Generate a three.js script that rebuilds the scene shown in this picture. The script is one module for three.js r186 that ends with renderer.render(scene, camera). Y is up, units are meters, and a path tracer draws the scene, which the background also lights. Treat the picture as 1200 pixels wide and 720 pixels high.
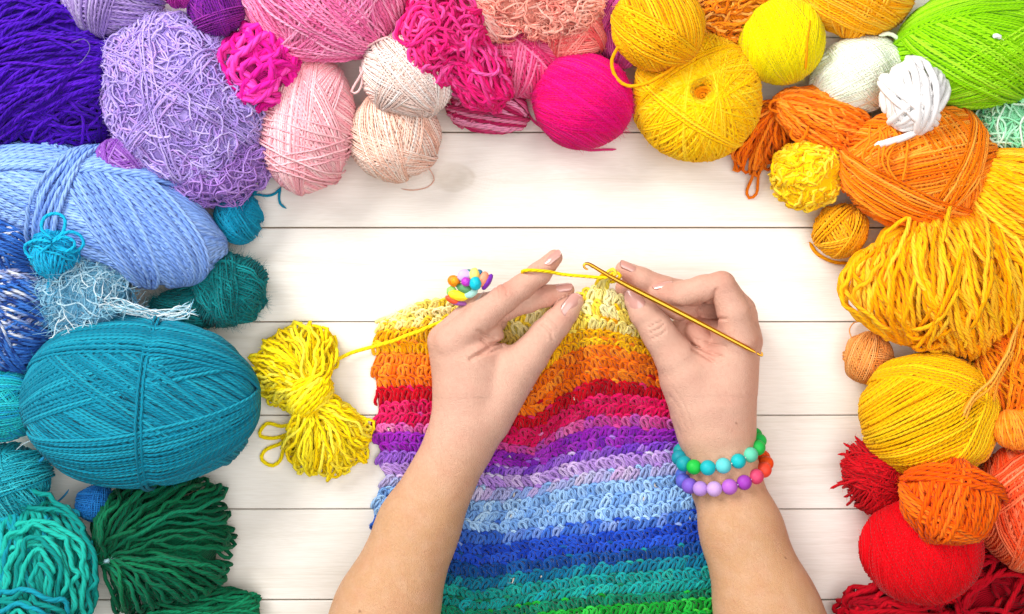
import * as THREE from 'three';
import { RectAreaLightUniformsLib } from 'three/addons/lights/RectAreaLightUniformsLib.js';
import { createNoise3D, createNoise4D } from 'simplex-noise';

/* ---------------------------------------------------------------- camera, light, exposure */
const S = 0.0007;                 // metres per photo pixel on the table top
const HP = 1571;                  // camera height above the table, in the same unit (1.1 m)
const scene = new THREE.Scene();
const camera = new THREE.PerspectiveCamera(2 * Math.atan(360 / HP) * 180 / Math.PI, 1200 / 720, 0.05, 20);
camera.position.set(0, HP * S, 0); camera.up.set(0, 0, -1); camera.lookAt(0, 0, 0);
RectAreaLightUniformsLib.init();
function areaLight(name, x, y, z, w, h, intensity, color) {
  const l = new THREE.RectAreaLight(color, intensity, w, h);
  l.name = name; l.position.set(x, y, z); l.lookAt(0, 0, 0); scene.add(l); return l;
}
areaLight('window_daylight', -1.25, 1.35, -1.25, 1.4, 1.2, 11.0, new THREE.Color(1.0, 0.985, 0.96));
areaLight('ceiling_softbox', 0.35, 2.3, 0.25, 2.8, 2.2, 2.7, new THREE.Color(1.0, 0.985, 0.975));
const renderer = new THREE.WebGLRenderer({ antialias: true });
renderer.toneMapping = THREE.LinearToneMapping;
renderer.toneMappingExposure = 1.2;
renderer.shadowMap.enabled = true;

/* ---------------------------------------------------------------- helpers */
function rng(seed) { let a = (seed * 2654435761) >>> 0; return () => { a = (a + 0x6D2B79F5) | 0; let t = Math.imul(a ^ (a >>> 15), 1 | a); t = (t + Math.imul(t ^ (t >>> 7), 61 | t)) ^ t; return ((t ^ (t >>> 14)) >>> 0) / 4294967296; }; }
const noise3 = createNoise3D(rng(7)), noise4 = createNoise4D(rng(8));
const V = (x, y, z) => new THREE.Vector3(x, y, z);
const clamp = (x, a, b) => Math.min(b, Math.max(a, x));
const lerp = (a, b, t) => a + (b - a) * t;
const sstep = (a, b, x) => { const t = clamp((x - a) / (b - a), 0, 1); return t * t * (3 - 2 * t); };
const kOf = h => S * (1 - h / HP);
function at(px, py, h = 0) { const k = kOf(h); return V((px - 600) * k, h * S, (py - 360) * k); }   // where a ray through a photo pixel meets height h
const C = s => new THREE.Color(s);
const D2R = Math.PI / 180;
let triangles = 0;

class Yarn {                                       // collects tubes, cores and fibres into one geometry
  constructor(seed = 1) { this.p = []; this.n = []; this.u = []; this.c = []; this.i = []; this.r = rng(seed); this.fz = null; }
  tube(pts, rad, col, radial = 5, cap = true) {
    const n = pts.length; if (n < 2) return;
    let prevN = null, len = 0; const hairs = [], T = V(), N = V(), B = V(), base = this.p.length / 3;
    const r0 = typeof rad === 'number' ? rad : rad(0.5);
    for (let i = 0; i < n; i++) {
      const a = pts[Math.max(0, i - 1)], c = pts[Math.min(n - 1, i + 1)];
      T.subVectors(c, a).normalize();
      if (!prevN) { prevN = Math.abs(T.y) < 0.9 ? V(0, 1, 0) : V(1, 0, 0); }
      N.copy(prevN).addScaledVector(T, -prevN.dot(T)).normalize(); prevN.copy(N);
      B.crossVectors(T, N);
      if (i) len += pts[i].distanceTo(pts[i - 1]);
      let r = typeof rad === 'number' ? rad : rad(i / (n - 1), i);
      if (cap && (i === 0 || i === n - 1)) r *= 0.35;
      const cc = typeof col === 'function' ? col(i / (n - 1), len, i) : col;
      for (let j = 0; j <= radial; j++) {
        const f = j / radial * Math.PI * 2, cs = Math.cos(f), sn = Math.sin(f);
        const nx = N.x * cs + B.x * sn, ny = N.y * cs + B.y * sn, nz = N.z * cs + B.z * sn;
        const q = pts[i];
        this.p.push(q.x + nx * r, q.y + ny * r, q.z + nz * r); this.n.push(nx, ny, nz);
        this.u.push(len / (r0 * 7), j / radial); this.c.push(cc.r, cc.g, cc.b);
      }
      if (i) { const a0 = base + (i - 1) * (radial + 1), b0 = base + i * (radial + 1);
        for (let j = 0; j < radial; j++) this.i.push(a0 + j, b0 + j + 1, b0 + j, a0 + j, a0 + j + 1, b0 + j + 1); }
      for (let m = 0; this.fz && m < (this.fz.m ?? 1); m++) if (this.r() < this.fz.p) {
        const f = (this.r() - 0.5) * 2.6, cs = Math.cos(f), sn = Math.sin(f);
        const nn = V(N.x * cs + B.x * sn, N.y * cs + B.y * sn, N.z * cs + B.z * sn);
        if (nn.y > -0.2) hairs.push([pts[i].clone().addScaledVector(nn, r * 0.8), nn, T.clone(), cc]);
      }
    }
    for (const q of hairs) this.fibre(...q);
  }
  fibre(q, nn, T, cc) {
    const { len, w } = this.fz, R = this.r;
    const L = len * S * (0.4 + R() * 1.1), d = T.clone().multiplyScalar(R() - 0.5).addScaledVector(nn, 0.25 + R() * 0.6).add(V(R() - .5, (R() - .3) * .6, R() - .5).multiplyScalar(0.9)).normalize();
    const bend = V(R() - .5, R() - .6, R() - .5).multiplyScalar(1.3), side = V().crossVectors(d, V(0, 1, 0)); if (side.lengthSq() < 1e-4) side.set(1, 0, 0); side.normalize();
    const b0 = this.p.length / 3, K = 2, fn = V().crossVectors(side, d); if (fn.y < 0) fn.negate();
    for (let k = 0; k <= K; k++) {
      const t = k / K, ww = w * S * 0.5 * (1 - 0.6 * t);
      const x = q.x + (d.x + bend.x * t * 0.5) * L * t, y = q.y + (d.y + bend.y * t * 0.5) * L * t, z = q.z + (d.z + bend.z * t * 0.5) * L * t;
      this.p.push(x - side.x * ww, y - side.y * ww, z - side.z * ww, x + side.x * ww, y + side.y * ww, z + side.z * ww);
      this.n.push(fn.x, fn.y, fn.z, fn.x, fn.y, fn.z); this.u.push(0, .25, 0, .25);
      this.c.push(cc.r, cc.g, cc.b, cc.r, cc.g, cc.b);
      if (k) { const a = b0 + 2 * (k - 1); this.i.push(a, a + 1, a + 3, a, a + 3, a + 2); }
    }
  }
  geo() {
    const g = new THREE.BufferGeometry();
    g.setAttribute('position', new THREE.BufferAttribute(new Float32Array(this.p), 3));
    g.setAttribute('normal', new THREE.BufferAttribute(new Float32Array(this.n), 3));
    g.setAttribute('uv', new THREE.BufferAttribute(new Float32Array(this.u), 2));
    g.setAttribute('color', new THREE.BufferAttribute(new Float32Array(this.c), 3));
    g.setIndex(new THREE.BufferAttribute(new Uint32Array(this.i), 1)); triangles += this.i.length / 3;
    return g;
  }
}
function mesh(name, geo, mat, parent) { const m = new THREE.Mesh(geo, mat); m.name = name; m.castShadow = m.receiveShadow = true; if (parent) parent.add(m); return m; }
const used = {};
function numbered(n) { const k = used[n] = (used[n] ?? -1) + 1; return k ? n + '_' + String(k).padStart(3, '0') : n; }
function tag(o, label, category, group) { o.userData.label = label; o.userData.category = category; if (group) o.userData.group = group; return o; }
function top(o) { o.name = numbered(o.name); scene.add(o); return o; }

/* ---------------------------------------------------------------- materials */
function dataTex(w, h, fn, srgb, rep = true) {
  const d = new Uint8Array(w * h * 4);
  for (let y = 0; y < h; y++) for (let x = 0; x < w; x++) { const c = fn(x, y), o = (y * w + x) * 4; d[o] = clamp(c[0], 0, 1) * 255; d[o + 1] = clamp(c[1], 0, 1) * 255; d[o + 2] = clamp(c[2], 0, 1) * 255; d[o + 3] = 255; }
  const t = new THREE.DataTexture(d, w, h); t.magFilter = THREE.LinearFilter; t.minFilter = THREE.LinearFilter; if (rep) t.wrapS = t.wrapT = THREE.RepeatWrapping; if (srgb) t.colorSpace = THREE.SRGBColorSpace; t.needsUpdate = true; return t;
}
const plyTex = dataTex(64, 64, (x, y) => { const f = (x / 64 * 2 + y / 64 * 3); const s = Math.abs(Math.sin(f * Math.PI)); const h = Math.pow(s, 0.6); return [h, h, h]; });
function yarnMat(bump, sheen = 0.12, rough = 0.92) {
  const m = new THREE.MeshPhysicalMaterial({ vertexColors: true, roughness: rough, bumpMap: plyTex, bumpScale: bump * S, sheen, sheenRoughness: 0.6, sheenColor: C('#ffffff'), specularIntensity: 0.25 });
  m.name = 'wool_yarn'; return m;
}
const M_fine = yarnMat(0.5), M_mid = yarnMat(0.9), M_thick = yarnMat(1.6, 0.12), M_soft = yarnMat(0.25, 0.2), M_gloss = yarnMat(0.5, 0.1, 0.55);

/* ---------------------------------------------------------------- the table: one mesh per plank */
const seams = [-290, -179, -67, 44, 155, 267, 377.5, 487, 597, 703.5, 811, 920];
const HALF = 1020;                                   // half length of the planks, in pixels
const woodH = new Float32Array(2048 * 1408);
function woodPixel(x, y) {
  const strip = Math.floor(y / 128), u = x / 2048 * 2 * HALF * S, v = (y % 128) / 128 * 0.077, so = strip * 3.71;
  let warp = 0.006 * noise3(u * 2.2, v * 9, so) + 0.0016 * noise3(u * 9, v * 30, so + 5), knot = 0;
  if (strip === 4) {                                 // the plank with the pale knot
    const kx = (530 - 600 + HALF) * S, kv = (208 - 155) / 112 * 0.077, dx = (u - kx) / 0.017, dv = (v - kv) / 0.0105, q = dx * dx + dv * dv;
    warp += 0.008 * Math.exp(-q * 0.35) * (v > kv ? 1 : -1); knot = 0.35 * Math.exp(-Math.pow(q, 3)) + 0.45 * Math.exp(-Math.pow((Math.sqrt(q) - 1) / 0.12, 2)) * (0.5 + 0.5 * noise3(u * 40, v * 40, 8));
  }
  const vv = v + warp;
  const ring = Math.sin((vv * 620 + 3 * noise3(u * 0.9, vv * 25, so + 2)) * 1.0);
  const fine = noise3(u * 14, vv * 1500, so + 9), mid = noise3(u * 5, vv * 420, so + 13), patch = noise3(u * 3, v * 20, so + 30);
  const band = sstep(-0.25, 0.75, noise3(u * 0.8, v * 26, so + 17));
  let dark = band * (0.020 * (0.5 + 0.5 * ring) + 0.034 * Math.max(0, mid)) + 0.016 * fine + 0.010 * patch + 0.012 * noise3(u * 60, v * 900, so);
  dark += knot * (0.14 + 0.05 * noise3(u * 90, v * 160, 3));
  return dark;
}
const plankTones = rng(91);
const tones = seams.map(() => [plankTones() * 0.02 - 0.01, plankTones() * 0.012]);
const woodTex = dataTex(2048, 1408, (x, y) => { const d = woodPixel(x, y); woodH[y * 2048 + x] = d; const t = tones[Math.floor(y / 128)]; return [0.93 + t[0] - d * 0.95, 0.912 + t[0] - t[1] * .4 - d * 1.08, 0.882 + t[0] - t[1] - d * 1.3]; }, true, false);
const woodBump = dataTex(2048, 1408, (x, y) => { const h = 0.7 - woodH[y * 2048 + x] * 4; return [h, h, h]; }, false, false);
const M_wood = new THREE.MeshPhysicalMaterial({ map: woodTex, bumpMap: woodBump, bumpScale: 0.00035, roughness: 0.62, specularIntensity: 0.5 }); M_wood.name = 'whitewashed_wood';
const M_batten = new THREE.MeshStandardMaterial({ color: C('#8d6a45'), roughness: 0.9 }); M_batten.name = 'bare_wood';
const table = new THREE.Group(); table.name = 'tabletop'; table.userData = { kind: 'structure', label: 'whitewashed pine tabletop of wide boards with narrow gaps', category: 'tabletop' }; scene.add(table);
for (let i = 0; i < seams.length - 1; i++) {
  const z0 = (seams[i] - 360) * S, z1 = (seams[i + 1] - 360) * S, gap = 0.00085 + 0.0002 * Math.sin(i * 5.1), ch = 0.0009, w = z1 - z0 - gap, L = 2 * HALF * S;
  const sh = new THREE.Shape(); const hx = L / 2 - ch, hz = w / 2 - ch; sh.moveTo(-hx, -hz); sh.lineTo(hx, -hz); sh.lineTo(hx, hz); sh.lineTo(-hx, hz); sh.closePath();
  const g = new THREE.ExtrudeGeometry(sh, { depth: 0.0045, bevelEnabled: true, bevelSize: ch, bevelThickness: ch, bevelSegments: 2, steps: 1 });
  g.rotateX(Math.PI / 2); g.translate(0, -ch - 0.0002 * ((i * 7) % 3), (z0 + z1) / 2);
  const p = g.attributes.position, u = g.attributes.uv;
  for (let k = 0; k < p.count; k++) u.setXY(k, clamp((p.getX(k) + L / 2) / L, 0, 1), (i + clamp((p.getZ(k) - z0) / (z1 - z0), 0.01, 0.99)) / 11);
  g.computeVertexNormals(); mesh('plank', g, M_wood, table);
}
{ const g = new THREE.BoxGeometry(2 * HALF * S * 0.98, 0.011, 1200 * S); g.translate(0, -0.0105, -45 * S); mesh('batten', g, M_batten, table); }

/* ---------------------------------------------------------------- yarn shapes */
function body(o) {                                  // an ellipsoid standing at a photo position
  const [px, py] = o.c, [a, bz] = o.r, rv = o.rv ?? Math.min(a, bz) * 0.92, h = o.h ?? rv, k = kOf(h), c = at(px, py, h), ro = (o.rot ?? 0) * D2R;
  const ex = V(Math.cos(ro), 0, Math.sin(ro)), ez = V(-Math.sin(ro), 0, Math.cos(ro)), seed = o.seed ?? 1, lump = o.lump ?? 0.03;
  const pt = (d, lift = 0) => {
    let s = 1 + lump * noise3(d.x * 1.3 + seed * 7.1, d.y * 1.3, d.z * 1.3);
    if (o.shape) s *= o.shape(d);
    const A = (a * s + lift) * k, B = (rv * s + lift) * k, E = (bz * s + lift) * k;
    const q = V(c.x + ex.x * d.x * A + ez.x * d.z * E, c.y + d.y * B, c.z + ex.z * d.x * A + ez.z * d.z * E);
    if (q.y < 0.0006) q.y = 0.0006; return q;
  };
  return { pt, k, R: (a + bz) / 2, ro, h, rv, seed };
}
function colorPick(cols, r) { const arr = cols.map(C); return () => { const i = Math.floor(r() * arr.length), j = Math.floor(r() * arr.length), t = r(), c = arr[i].clone().lerp(arr[j], t * 0.5), g = 0.92 + r() * 0.16; return c.multiplyScalar(g); }; }
function addCore(y, bd, col, shrink, su = 40, sv = 24) {
  const b0 = y.p.length / 3;
  for (let i = 0; i <= sv; i++) for (let j = 0; j <= su; j++) {
    const th = i / sv * Math.PI, az = j / su * 2 * Math.PI, d = V(Math.sin(th) * Math.cos(az), Math.cos(th), Math.sin(th) * Math.sin(az)), q = bd.pt(d, -shrink);
    y.p.push(q.x, q.y, q.z); const n = V(d.x, d.y, d.z); y.n.push(n.x, n.y, n.z); y.u.push(j / su * 20, i / sv * 10); y.c.push(col.r, col.g, col.b);
    if (i && j) { const a = b0 + (i - 1) * (su + 1) + j - 1, e = a + su + 1; y.i.push(a, a + 1, e + 1, a, e + 1, e); }
  }
}
function wound(y, o) {
  const bd = body(o), r = y.r, st = o.st, pick = colorPick(o.cols, r), step = 2 * st / bd.R, clipY = o.clip ?? -0.3;
  const radial = o.radial ?? (st <= 1.3 ? 3 : st < 2.05 ? 4 : st < 2.95 ? 5 : 6), ds = o.ds ?? Math.max(4.8, st * 2.5);
  if (o.core !== false) addCore(y, bd, C(o.coreCol ?? o.cols[0]), o.coreShrink ?? st * (o.flat ? -0.15 : st < 1.55 ? 0.35 : 0.7));
  let id = bd.seed * 13.7;
  const ring = (n, th, lift, nz, nr, coarse = 1) => {
    const e1 = Math.abs(n.y) < 0.95 ? V(0, 1, 0).cross(n).normalize() : V(1, 0, 0).cross(n).normalize(), e2 = V().crossVectors(n, e1); id += 1.37;
    const N = Math.max(10, Math.ceil(2 * Math.PI * Math.sin(th) * bd.R / (ds * coarse))), pal = o.variegated, col = pick(), ph = r() * 6.283; let run = [];
    const flush = () => { if (run.length > 2) { if (pal) { const off = r() * 50; y.tube(run, st * bd.k, (t, len) => pal(len / S + off, r), radial); } else y.tube(run, st * bd.k, col, radial); } run = []; };
    for (let i = 0; i <= N; i++) {
      const t = ph + i / N * 2 * Math.PI, tt = th + nz * noise3(Math.cos(t) * 1.1, Math.sin(t) * 1.1, id) + nz * (o.hi ?? 0.4) * noise3(Math.cos(t) * 4, Math.sin(t) * 4, id + 40);
      const s = Math.sin(tt), d = V().addScaledVector(n, Math.cos(tt)).addScaledVector(e1, s * Math.cos(t)).addScaledVector(e2, s * Math.sin(t));
      if (d.y < clipY || (o.mask && !o.mask(d))) { flush(); continue; }
      run.push(bd.pt(d, lift + nr * noise3(Math.cos(t) * 2.5, Math.sin(t) * 2.5, id + 9)));
    }
    flush();
  };
  const band = (dirDeg, off, n, g, lift, spread = 1.04, nz = o.nz ?? 0.012, nr = o.nr ?? st * 0.35, coarse = 1) => {
    const a0 = dirDeg * D2R - bd.ro, a = Math.atan2(Math.sin(a0) / o.r[1], Math.cos(a0) / o.r[0]), nn = V(-Math.sin(a), 0, Math.cos(a));
    for (let i = 0; i < n; i++) {
      const de = off + (i - (n - 1) / 2) * step * spread + (r() - 0.5) * step * 0.35; if (Math.abs(de) > 2.2) continue;
      const gd = g * de, ax = V().addScaledVector(nn, Math.cos(gd)).addScaledVector(V(0, 1, 0), -Math.sin(gd));
      ax.addScaledVector(V(r() - .5, r() - .5, r() - .5), o.tilt ?? 0.03).normalize();
      ring(ax, Math.PI / 2 - (1 - g) * de, lift + st * 0.3 * r(), nz, nr, coarse);
    }
  };
  if (o.base !== false) { const n = Math.ceil((o.baseSpan ?? 3.4) / (step * 1.08)); band(o.baseDir ?? r() * 180, 0, n, o.baseG ?? 0.15, 0, 1.08, undefined, undefined, o.groups?.length > 2 ? 1.5 : 1); }
  let L = st * (o.flat ? 0.15 : 0.8);
  for (const g of o.groups ?? []) { band(g.dir, g.off ?? 0, g.n, g.g ?? 0.5, L + (g.lift ?? 0), g.spread, g.nz, g.nr); L += st * (o.flat ? 0.12 : 0.45); }
  for (let i = 0; i < (o.rnd ?? 0); i++) { band(r() * 180, (r() - 0.5) * 1.7, Math.round(lerp(o.rn?.[0] ?? 6, o.rn?.[1] ?? 16, r())), 0.2 + r() * 0.7, L); L += st * 0.3; }
  return { bd, ring, band, pick, L };
}
function walk(y, o) {                               // strands wandering over a dome
  const bd = body(o), r = y.r, st = o.st, pick = colorPick(o.cols, r), thm = o.thmax ?? 1.75, scale = bd.R * thm * 0.8, ds = o.ds ?? Math.max(3, st * 1.7), radial = o.radial ?? (st < 2.05 ? 4 : st < 2.95 ? 5 : 6);
  if (o.core !== false) addCore(y, bd, C(o.coreCol ?? o.cols[0]), (o.coreShrink ?? st * 1.5));
  for (let s = 0; s < o.n; s++) {
    let ra = Math.sqrt(r()) * 0.95, az = r() * 6.283, X = ra * Math.cos(az), Z = ra * Math.sin(az), phi = o.dir != null ? (o.dir + (r() - .5) * (o.dirVar ?? 40)) * D2R - bd.ro + (r() < .5 ? Math.PI : 0) : r() * 6.283;
    const id = s * 3.1 + bd.seed * 17, N = Math.ceil(o.len * (0.5 + r()) / ds), pts = [], layer = (o.lift?.[0] ?? 0) + r() * ((o.lift?.[1] ?? st * 2) - (o.lift?.[0] ?? 0)), pal = o.variegated, off = r() * 99, col = pick();
    for (let i = 0; i < N; i++) {
      const q = Math.hypot(X, Z), th = Math.min(q, 1.05) * thm, a2 = Math.atan2(Z, X), d = V(Math.sin(th) * Math.cos(a2), Math.cos(th), Math.sin(th) * Math.sin(a2));
      pts.push(bd.pt(d, layer + (o.wob ?? st * 0.8) * noise3(i * ds * 0.05, id, 3)));
      phi += (o.curl ?? 0.02) * ds * noise3(i * ds * (o.freq ?? 0.02), id, 11);
      if (o.zig) phi += o.zig * Math.cos(i * ds * o.zigF + id) * ds;
      if (o.dir != null) { let dd = o.dir * D2R - bd.ro; if (o.field) dd += o.field(X, Z); phi += (o.pull ?? 0.02) * Math.sin(2 * (dd - phi)) * ds * 0.5; }
      if (q > 0.82) { const inw = Math.atan2(-Z, -X); phi += (o.turn ?? 0.12) * ds * 0.4 * Math.sin(inw - phi) * (q - 0.72) * 6; }
      X += Math.cos(phi) * ds / scale; Z += Math.sin(phi) * ds / scale;
    }
    const rr = o.rough ? (t, i) => st * bd.k * (1 + o.rough * noise3((i ?? 0) * 0.9, id, 5)) : st * bd.k;
    y.tube(pts, rr, pal ? (t, len) => pal(len / S + off, r) : col, radial);
  }
  return bd;
}
function strand(y, pts, st, col, radial = 6, wav = 0, per = 5) {
  const P = pts.map(p => at(p[0], p[1], p[2] ?? st)), cv = new THREE.CatmullRomCurve3(P, false, 'centripetal'), n = Math.max(8, Math.ceil(cv.getLength() / S / per)), q = cv.getSpacedPoints(n), id = y.r() * 99;
  if (wav) q.forEach((v, i) => { v.x += wav * S * noise3(i * per * .03, id, 0); v.z += wav * S * noise3(i * per * .03, id, 9); });
  if (y.split) { const z = new Yarn(y.split.length + 40); z.fz = y.fz; y.split.push(z); y = z; }
  y.tube(q, st * S * (1 - (pts[0][2] ?? 0) / HP), typeof col === 'string' ? C(col) : col, radial);
}
function fan(y, o) {                                // loops spreading from a pinch to an outline and curling back under
  const r = y.r, pick = colorPick(o.cols, r), cv = new THREE.CatmullRomCurve3(o.out.map(p => V(p[0], 0, p[1])), false, 'centripetal'), [px, py, ph] = o.p;
  for (let i = 0; i < o.n; i++) {
    const lay = i / o.n, s = clamp((((i * 0.618) % 1) + (r() - .5) * 0.04), 0, 1), E = cv.getPointAt(s), q = lerp(1, o.inner ?? 0.72, Math.pow(lay, 1.2) * r()) * (0.97 + r() * .05), ex = lerp(px, E.x, q), ey = lerp(py, E.z, q), dx = ex - px, dy = ey - py, L = Math.hypot(dx, dy), nx = -dy / L, ny = dx / L, bow = ((o.bow ?? 0) + (r() - .5) * 0.10) * L, up = lerp(o.h0 ?? 8, o.h1, Math.pow(lay, 0.8)), jx = (r() - .5) * (o.pw ?? 12), jy = (r() - .5) * (o.pw ?? 12), w = (o.loop ?? 5) * (r() - .5) * 2;
    const de = (o.loop ?? 5) * (0.6 + r() * 0.8), eh = Math.max(o.st + 0.5, up * 0.22 + r() * 5), h2 = up * (0.72 + r() * .2);
    const P = (t, b, h, sd) => { const l = bow * b + w * t * t + sd * de * Math.min(1, t * 1.6); return [px + jx * (1 - t) + dx * t + nx * l, py + jy * (1 - t) + dy * t + ny * l, Math.max(o.st * 1.05, h)]; };
    const pts = [P(0, 0, ph * (0.55 + 0.45 * lay), 1), P(0.28, 0.75, lerp(ph, up, 0.65), 1), P(0.58, 1, up, 1), P(0.84, 0.5, up * 0.9, 1), P(0.97, 0.1, lerp(up, eh, 0.38), 0.8), P(1.01, 0, lerp(up, eh, 0.7), 0), P(0.97, 0.1, lerp(h2, eh, 0.75), -0.75), P(0.82, 0.5, h2 * 0.8, -1), P(0.5, 1, h2, -1), P(0.1, 0.4, ph * (0.5 + 0.4 * lay), -1)];
    strand(y, pts, o.st, pick(), o.st < 2.3 ? 5 : 6, o.wav ?? 2, o.per ?? 5.5);
  }
}
const LB = 'balls of yarn heaped around the table', LS = 'loose skeins heaped around the table';
function thing(name, label, category, group, mat, seed, build, tail) {
  const y = new Yarn(seed); build(y);
  if (!tail) { const m = mesh(name, y.geo(), mat); tag(m, label, category, group); return top(m); }
  const g = new THREE.Group(); g.name = name; const t = new Yarn(seed + 500); t.fz = y.fz; t.split = []; const tn = tail(t) ?? 'loose_end';
  mesh('windings', y.geo(), mat, g); for (const z of t.split) mesh(tn, z.geo(), mat, g); tag(g, label, category, group); return top(g);
}
const ball = (label, mat, o, fz, tail) => thing('yarn_ball', label, 'yarn ball', LB, mat, o.seed, y => { y.fz = fz ?? null; wound(y, o); }, tail);
const FZ = { p: 0.10, len: 5, w: 0.28 }, FZ2 = { p: 0.25, len: 6, w: 0.26 };

/* ---------------------------------------------------------------- yarn along the top and upper side */
// deep violet loose skein
thing('yarn_skein', 'deep violet loose skein of long tangled loops beside the fuzzy lilac skein', 'yarn skein', LS, M_mid, 11, y => {
  y.fz = { p: 0.12, len: 7, w: 0.25 };
  const cols = ['#3d0f9e', '#4a12b4', '#360a8c', '#5216b8'];
  walk(y, { c: [48, 82], r: [92, 92], rv: 50, h: 52, seed: 11, st: 2.1, cols, n: 190, len: 190, dir: -22, dirVar: 50, pull: 0.05, curl: 0.035, freq: 0.016, lift: [-1, 7], wob: 3, lump: 0.12, field: (X, Z) => 0.5 * X - 0.5 * Z });
  walk(y, { c: [75, 128], r: [58, 48], rv: 46, h: 48, seed: 12, st: 2.1, cols, n: 70, len: 120, dir: 20, dirVar: 90, pull: 0.02, curl: 0.06, freq: 0.02, lift: [0, 6], wob: 3, lump: 0.1, core: false });
}, t => {
  strand(t, [[108, 122, 60], [116, 90, 70], [122, 58, 74], [128, 46, 76], [134, 50, 76], [132, 78, 72], [126, 110, 64], [118, 124, 56]], 2.4, '#4310a6', 6, 1.5);
  strand(t, [[50, 130, 96], [55, 150, 84], [47, 166, 66], [44, 178, 50]], 2.3, '#3d0f9e', 6, 1);
  strand(t, [[60, 118, 97], [62, 140, 88], [52, 165, 68], [45, 176, 50]], 2.3, '#4711b0', 6, 1);
  strand(t, [[14, 110, 90], [20, 128, 80], [8, 147, 62]], 2.2, '#4711b0', 6, 1);
  strand(t, [[84, 50, 98], [98, 46, 100], [105, 56, 98], [98, 70, 97], [90, 78, 97]], 0.6, '#7d6fb0', 4, 1);
  return 'stray_loop';
});
ball('pale lilac ball with white windings above the deep violet skein', M_mid, { c: [131, -12], r: [60, 52], rv: 46, h: 62, seed: 21, st: 1.9, cols: ['#a88bd0', '#b79bdb', '#9a7cc6', '#c9b6e6'], baseDir: 25, groups: [{ dir: 35, off: 0.2, n: 14, g: 0.6 }, { dir: 150, off: 0.3, n: 8, g: 0.7, spread: 1.5 }, { dir: 10, off: 0.55, n: 8, g: 0.6, spread: 1.6 }], rnd: 2 }, FZ);
ball('shiny plum ball of fine thread between the lilac skein and big pink ball', M_fine, { c: [254, 10], r: [31, 31], rv: 30, h: 88, seed: 31, st: 1.25, cols: ['#7d1f9c', '#8a25a6', '#6d1888', '#96309f'], baseDir: 70, groups: [{ dir: 95, off: 0.1, n: 14, g: 0.5 }, { dir: 40, off: 0.2, n: 10, g: 0.6 }], rnd: 3 }, null);
ball('small magenta ball peeking out beside the plum ball', M_fine, { c: [208, -8], r: [18, 16], rv: 15, h: 100, seed: 32, st: 1.2, cols: ['#b0259c', '#c23aa8'], rnd: 3 }, FZ);
// big lilac boucle skein
thing('yarn_skein', 'big fuzzy lilac skein of crinkled yarn between violet and pink yarns', 'yarn skein', LS, M_soft, 41, y => {
  y.fz = { p: 0.5, len: 5, w: 0.34 };
  const cols = ['#b19ae2', '#bfaaea', '#a88ddb', '#b690dc', '#c8b6ee'];
  const o = { c: [213, 120], r: [104, 86], rot: 58, rv: 60, h: 60, seed: 41, cols, lump: 0.09 };
  walk(y, { ...o, st: 1.8, radial: 3, n: 1250, len: 32, curl: 0.16, freq: 0.05, zig: 0.10, zigF: 0.6, lift: [-1, 5], wob: 2, coreShrink: 0.6 });
  wound(y, { ...o, st: 1.3, core: false, base: false, nz: 0.035, nr: 2.5, mask: d => d.y > 0.15, groups: [{ dir: -48, off: 0.02, n: 9, g: 0.9, lift: 4, spread: 1.0 }, { dir: 32, off: -0.1, n: 7, g: 0.8, lift: 3, spread: 1.6 }, { dir: 80, off: 0.25, n: 6, g: 0.8, lift: 3, spread: 1.5 }] });
  walk(y, { c: [250, 185], r: [62, 52], rv: 46, h: 48, seed: 43, cols: ['#b085d8', '#a678cf', '#bd97e2'], st: 1.45, n: 330, len: 50, curl: 0.24, freq: 0.055, lift: [0, 7], wob: 3, lump: 0.1, radial: 3 });
});
thing('yarn_ball', 'small glossy mauve ball tucked between the lilac and sky blue skeins', 'yarn ball', LB, M_gloss, 45, y => wound(y, { c: [143, 189], r: [28, 24], rv: 24, h: 72, seed: 45, st: 1.6, cols: ['#8c4fb4', '#a06ac6', '#7d3fa4', '#c9a2df'], rnd: 6, rn: [5, 9], tilt: 0.1 }));
// hot pink chunky bundle
thing('yarn_bundle', 'hot pink bundle of thick chain yarn resting on the lilac skein', 'yarn bundle', LS, M_thick, 51, y => {
  y.fz = { p: 0.12, len: 5, w: 0.3 };
  walk(y, { c: [304, 77], r: [40, 44], rv: 32, h: 78, seed: 51, st: 4.1, cols: ['#ee1fa0', '#f52fae', '#dc1590', '#ff4cba'], n: 34, len: 110, curl: 0.09, freq: 0.03, lift: [-1, 9], wob: 5, rough: 0.22, lump: 0.1 });
});
// big pink ball
ball('large candy pink ball of smooth yarn above the pale pink balls', M_mid, { c: [383, -18], r: [105, 88], rv: 66, h: 72, seed: 61, st: 1.9, cols: ['#f57fb2', '#fb93c0', '#ee6ba4', '#ffa8cc'], baseDir: 60, nz: 0.03, nr: 1.6, groups: [{ dir: 105, off: -0.2, n: 26, g: 0.75, spread: 1.1 }, { dir: 62, off: 0.1, n: 22, g: 0.7, spread: 1.15 }, { dir: 128, off: -0.45, n: 12, g: 0.7, spread: 1.3 }, { dir: 10, off: 1.28, n: 8, g: 0.35, nz: 0.02 }, { dir: 45, off: 0.35, n: 16, g: 0.8, spread: 1.3 }] }, FZ);
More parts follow.
